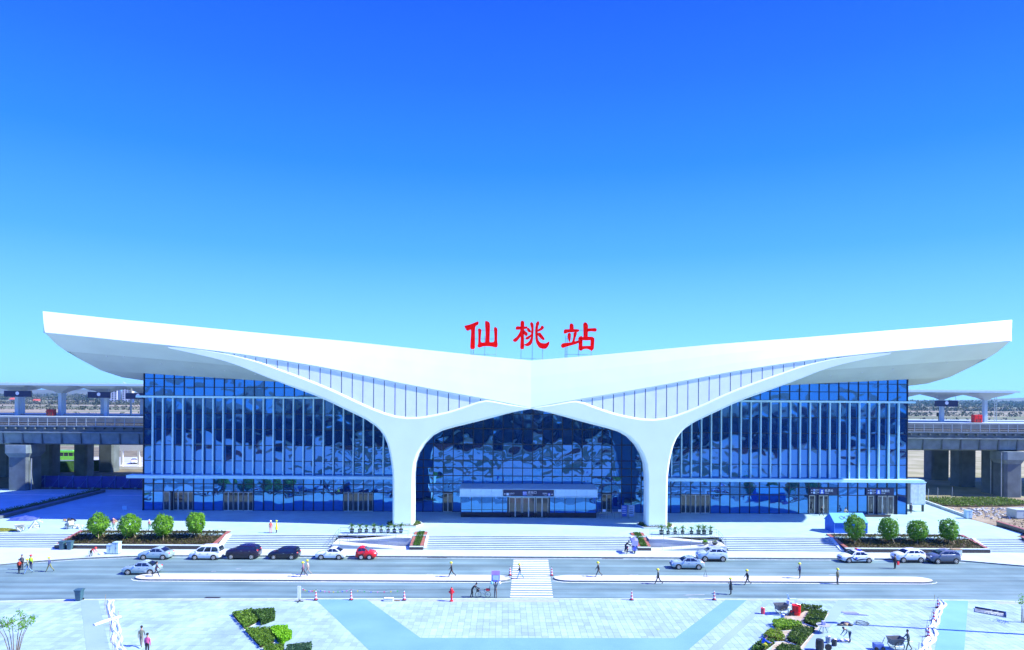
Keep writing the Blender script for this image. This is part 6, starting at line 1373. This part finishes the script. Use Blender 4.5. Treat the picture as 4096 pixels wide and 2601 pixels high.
# small items on the shaded forecourt at left
t = T('white_board', 'small white board standing alone on the shaded forecourt at left', 'board', (-69.8, 117.6, 1.35)); MB().box(-70.2, -69.4, 117.6, 117.65, 1.5, 2.2).build('panel', pb, t); MB().tube([(-69.8, 117.7, 1.35), (-69.8, 117.7, 1.9)], .03).build('post', galv, t)
t = T('blue_tarp_heap', 'crumpled blue tarpaulin heap on the shaded forecourt', 'tarpaulin', (-80.9, 109, 1.35)); rows = []
for j in range(7): rows.append([(-83 + i * .42, 107.6 + j * .42, 1.36 + max(0, (.5 - .06 * ((i - 5) ** 2 / 4 + (j - 3) ** 2 / 2)) + random.uniform(-.12, .12)) * (0 < i < 10 and 0 < j < 6)) for i in range(11)])
MB().grid(rows).build('sheet', M('tarp_blue', (.06, .09, .38), .6), t)
for k, (x, y, lab) in enumerate(((-72.3, 107.4, 'dark junk pile left of the first planter tree in the shade'), (-65.8, 107.2, 'dark pile of boards in the shade behind the first two trees'), (-68.0, 102.3, 'white sacks and buckets beside the tipped cart'), (-61.8, 101.6, 'white broken slabs heap behind the second planter tree'))):
    t = T('material_pile', lab, 'pile', (x, y, 1.35))
    for i in range(8): MB().obox((x + random.gauss(0, .7), y + random.gauss(0, .3), 1.45 + random.random() * .3), (random.uniform(.3, 1.2), random.uniform(.1, .4), random.uniform(.05, .3)), random.random() * 3, random.uniform(-.3, .3), random.uniform(-.3, .3)).build('piece', (dgrey, navy, wood)[i % 3] if k < 2 else (white_print, stone_lt, M('pale_cream', (.6, .58, .5), .7))[i % 3], t)
t = T('straw_bank', 'low yellow green grass bank at the left edge above the steps', 'grass bank', (-78, 100, 1.35)); MB().ball((-78.6, 100.2, 1.3), (3.0, .9, .35), 12, 6).build('mound', M('bank_soil', (.25, .26, .06), .95), t); m = MB()
for i in range(900): a = random.random() * 6.28; r = random.random() ** .5; x, y = -78.6 + 3 * r * cos(a), 100.2 + .9 * r * sin(a); leaf(m, (x, y, 1.3 + .35 * sqrt(max(0, 1 - r * r)) + .05), (rvec() + Vector((0, 0, .3))).normalized(), .09)
m.build('grass', foliage('bank_grass', (.22, .25, .03), (.38, .38, .06)), t)

# ================================================================== FLOWER BEDS ON THE PLAZA
def bed(P, label, mt, n, h, sz, name='plant_bed', z=.127, kerb=True, dens=.6):
    cx = sum(p[0] for p in P) / len(P); cy = sum(p[1] for p in P) / len(P); t = T(name, label, 'plant bed', (cx, cy, z), 'plant beds set in the plaza')
    Q = [(cx + (x - cx) * 1.06, cy + (y - cy) * 1.06) for x, y in P]
    MB().prism(Q, 'z', .10, .155).build('edging', stone_lt, t); MB().prism(P, 'z', .12, .17).build('soil', soil, t); m = MB()
    for x, y in scatter(P, n): leaf(m, (x, y, .17 + h * random.random() ** dens), (rvec() + Vector((0, 0, .55))).normalized(), random.uniform(.6, 1.2) * sz, .45)
    m.build('leaves', mt, t); return t
def hedge(P, label, mt, n, h, sz):
    cx = sum(p[0] for p in P) / len(P); cy = sum(p[1] for p in P) / len(P); t = T('low_hedge', label, 'hedge', (cx, cy, .127), 'clipped low hedges in the plaza'); MB().prism([(cx + (x - cx) * .9, cy + (y - cy) * .9) for x, y in P], 'z', .1, .1 + h * .85).build('twigs', M('twig_dark', (.02, .03, .01), .9), t); m = MB()
    for x, y in scatter(P, n): leaf(m, (x + random.gauss(0, .05), y + random.gauss(0, .05), .12 + h * random.uniform(.75, 1.2)), (rvec() + Vector((0, 0, .9))).normalized(), random.uniform(.7, 1.2) * sz, .6)
    k = len(P)
    for i in range(n // 2):
        j = random.randrange(k); u = random.random(); a, c = P[j], P[(j + 1) % k]; leaf(m, (lerp(a[0], c[0], u) , lerp(a[1], c[1], u), .12 + h * random.random()), rvec(), sz * random.uniform(.7, 1.2), .6)
    m.build('leaves', mt, t); return t
bl = foliage('bed_grass_leaf', (.05, .12, .01), (.18, .33, .03), 3)
bed([(-30.72, 66.52), (-29.23, 67.68), (-27.4, 64.6), (-27.92, 62.45)], 'upper left wedge bed of spiky green grass plants', bl, 1500, .34, .15)
hedge([(-28.84, 66.74), (-26.9, 67.27), (-26.31, 65.89), (-26.02, 64.81), (-26.79, 63.63), (-27.3, 64.67)], 'dark green clipped hedge beside the upper left wedge bed', leaf_dark, 1500, .5, .1)
bed([(-27.76, 62.12), (-25.57, 62.3), (-24.1, 59.25), (-24.8, 57.89)], 'lower left wedge bed of spiky green grass plants', bl, 1500, .34, .15)
hedge([(-25.3, 61.75), (-25.2, 62.25), (-23.95, 62.35), (-23.72, 61.34), (-23.2, 61.13), (-22.91, 60.09), (-23.29, 58.89), (-23.8, 59.38)], 'vivid lime green clipped hedge in the plaza at left', leaf_lime, 1900, .45, .1)
bed([(-24.46, 57.33), (-24.08, 58.25), (-22.89, 58.1), (-22.5, 56.71), (-23.82, 56.51)], 'brownish bed cut by the bottom edge left of centre', bl, 700, .34, .15)
hedge([(-22.4, 57.64), (-20.56, 58.1), (-20.23, 56.65), (-22.1, 56.27)], 'blue green clipped hedge at the bottom edge left of centre', foliage('blue_green_leaf', (.025, .07, .035), (.07, .16, .07), 4), 1300, .45, .1)
struct(MB().sheet([(23.6, 66.7), (26.95, 68.9), (28.9, 67.9), (25.4, 63.0), (21.9, 58.2), (18.4, 57.0), (20.4, 60.3), (21.4, 62.2), (22.6, 64.6)], .131).build('bare_soil', M('pale_soil', (.36, .29, .20), .95, scale=1.2, col2=(.5, .43, .33), bump=.5, bscale=4)))
db = foliage('right_bed_leaf', (.03, .07, .012), (.10, .18, .03), 3)
bed([(25.2, 67.65), (26.47, 69.2), (28.57, 68.77), (28.36, 68.47), (26.67, 68.5), (25.7, 67.5)], 'narrow curving green hedge strip beside the red drum', leaf_bed, 900, .5, .13, 'hedge_strip')
bed([(24.9, 64.86), (26.96, 68.0), (28.44, 67.45), (27.11, 65.42), (25.59, 63.5)], 'upper dark bed of brown and green plants at right', db, 1500, .34, .15)
bed([(21.6, 64.29), (22.67, 65.01), (24.15, 63.97), (24.22, 63.46), (22.57, 62.77), (21.44, 62.59)], 'bright patched shrub bed under the blue canister', foliage('bright_mix', (.06, .16, .02), (.3, .5, .04), 4), 1200, .5, .14)
bed([(21.3, 60.1), (23.49, 63.25), (25.0, 62.63), (23.9, 61.31), (21.9, 58.65)], 'lower dark bed of grass like plants at right', db, 1500, .36, .16)
bed([(19.41, 60.79), (20.67, 62.2), (21.5, 62.2), (21.05, 59.95), (20.23, 59.88)], 'small reddish bed with lime patches at right', foliage('red_mix', (.10, .05, .02), (.28, .45, .04), 4), 900, .45, .13)
bed([(19.2, 57.5), (20.3, 58.6), (21.5, 58.2), (21.3, 57.0), (19.6, 56.6)], 'green bed cut by the bottom edge next to the blue worker', db, 900, .36, .15)
bed([(17.0, 57.3), (18.6, 59.3), (19.9, 59.35), (18.6, 57.9)], 'dark leafy bed at the bottom edge behind the blue worker', leaf_dark, 900, .45, .14)

# plastic sheeting strips pegged across the plaza
def sheeting(path, label, w0, w1, seed):
    random.seed(seed); t = T('plastic_sheeting', label, 'plastic sheet', (path[0][0], path[0][1], .13), 'white plastic sheeting strips'); P = catmull(path, .28); n = len(P); pm_ = M('white_film', (.62, .70, .70), .35, var=.06)
    for part in range(4):
        rows = []; ph = part * 1.7 + seed; dd = random.uniform(-.2, .2)
        for i in range(n):
            x, y = P[i]; sc_ = lerp(w0, w1, i / n); w_ = sc_ * (.22 + .12 * sin(i * .31 + ph * 2) + .05 * random.random()); off = sc_ * (.62 * sin(i * .13 + ph) + .18 * sin(i * .41 + ph * 3)) + dd * 0
            tw = .05 + .07 * abs(sin(i * .27 + ph)); rows.append([(x + off - w_, y, .14 + .012 * part), (x + off - w_ * .4, y + .05, .15 + .012 * part + tw * random.uniform(.5, 1)), (x + off + w_ * .4, y - .04, .15 + .012 * part + tw * random.uniform(.2, .7)), (x + off + w_, y, .14 + .012 * part)])
        MB().grid(rows).build('film', pm_, t)
    for i in range(0, n, 6):
        x, y = P[i]; MB().tube([(x - .6, y, .13), (x - .55, y, .75)], .02, 5).build('peg', wood, t)
    return t
sheeting([(42.9, 72.2), (42.3, 70.6), (40.6, 68.7), (39.4, 67.1), (37.5, 64.6), (36.3, 63.2), (35.6, 61.9), (34.3, 60.3), (32.4, 58.0), (30.8, 56)], 'white plastic sheet strip beside the turquoise band at right', .4, .7, 3)
sheeting([(-45.1, 71.0), (-43.2, 67.7), (-41.5, 65.3), (-39.7, 62.5), (-38.4, 60.3), (-36.5, 57.4), (-35.2, 55.5)], 'white plastic sheet strip beside the pale band at left', .45, .65, 4)
t = T('loose_film', 'torn piece of white film blown sideways from the left strip', 'plastic film', (-42.2, 65, .13)); rows = []
for i in range(9): u = i / 8; rows.append([(lerp(-41.7, -42.6, u) + .15 * sin(i), lerp(66.3, 63.6, u), .14 + .08 * random.random()), (lerp(-41.2, -42.3, u), lerp(66.0, 63.5, u), .2 + .1 * random.random()), (lerp(-41.0, -42.1, u), lerp(65.7, 63.3, u), .14)])
MB().grid(rows).build('film', M('white_film', (.8, .82, .82)), t); MB().tube([(-41.6, 66.2, .13), (-41.6, 66.2, .6)], .02).build('peg', wood, t)

# saplings and the lamp mast at the right
def sapling(x, y, z, h, n, spread, label, seed, lf=16):
    random.seed(seed); t = T('young_tree', label, 'tree', (x, y, z)); m = MB(); lv = MB()
    for i in range(n):
        a = i * 2.4; r = spread * random.uniform(.35, 1); p1 = (cos(a) * .12, sin(a) * .12, 0); p2 = (cos(a) * r * .5, sin(a) * r * .5, h * .55); p3 = (cos(a) * r, sin(a) * r, h * random.uniform(.8, 1.02)); m.tube([p1, p2, p3], [.04, .028, .012], 5)
        for j in range(5):
            u = random.uniform(.45, 1); b0 = Vector(p2).lerp(Vector(p3), u); e_ = b0 + rvec() * .5 + Vector((0, 0, .2)); m.tube([b0, e_], [.012, .005], 4)
            for k in range(lf): leaf(lv, b0.lerp(e_, random.random()) + rvec() * .15, rvec(), random.uniform(.05, .1), .5)
        for k in range(lf): leaf(lv, Vector(p3) + rvec() * .22, rvec(), random.uniform(.05, .1), .5)
    m.build('trunk', bark, t, world=False); lv.build('crown', leaf_tree, t, world=False)
sapling(-43.3, 54.6, .12, 3.9, 9, 1.9, 'thin many stemmed young tree in the bottom left corner', 21)
sapling(46.6, 65.3, .12, 2.4, 4, .5, 'sparse young tree cut by the right edge', 22, 7)
t = T('lamp_mast', 'tall lamp mast just outside the right edge casting the thin shadow line', 'lamp mast', (46.6, 61.55, .12)); MB().tube([(46.6, 61.55, .1), (46.6, 61.55, 10), (46.6, 61.55, 19.5)], [.2, .16, .11], 10).build('pole', galv, t); MB().box(46.3, 46.9, 61.25, 61.85, .1, .2).build('base_plate', galv, t)
for s in (-1, 1): MB().obox((46.6 + s * .9, 61.55, 19.6), (1.4, .4, .14), 0, 0, s * -.12).build('lamp_head', white_print, t)

# ================================================================== HAZE
hz = bpy.data.materials.new('haze'); hz.use_nodes = True; nn, ln = nodes_of(hz); nn.remove(nn['Principled BSDF']); pv = nn.new('ShaderNodeVolumePrincipled'); pv.inputs['Color'].default_value = (.35, .8, 1, 1); pv.inputs['Density'].default_value = .00009; pv.inputs['Anisotropy'].default_value = .2
ln.new(pv.outputs[0], nn['Material Output'].inputs['Volume'])
o = MB().box(-5200, 5200, -4200, 5200, -2, 62).build('haze', hz); o['kind'] = 'stuff'
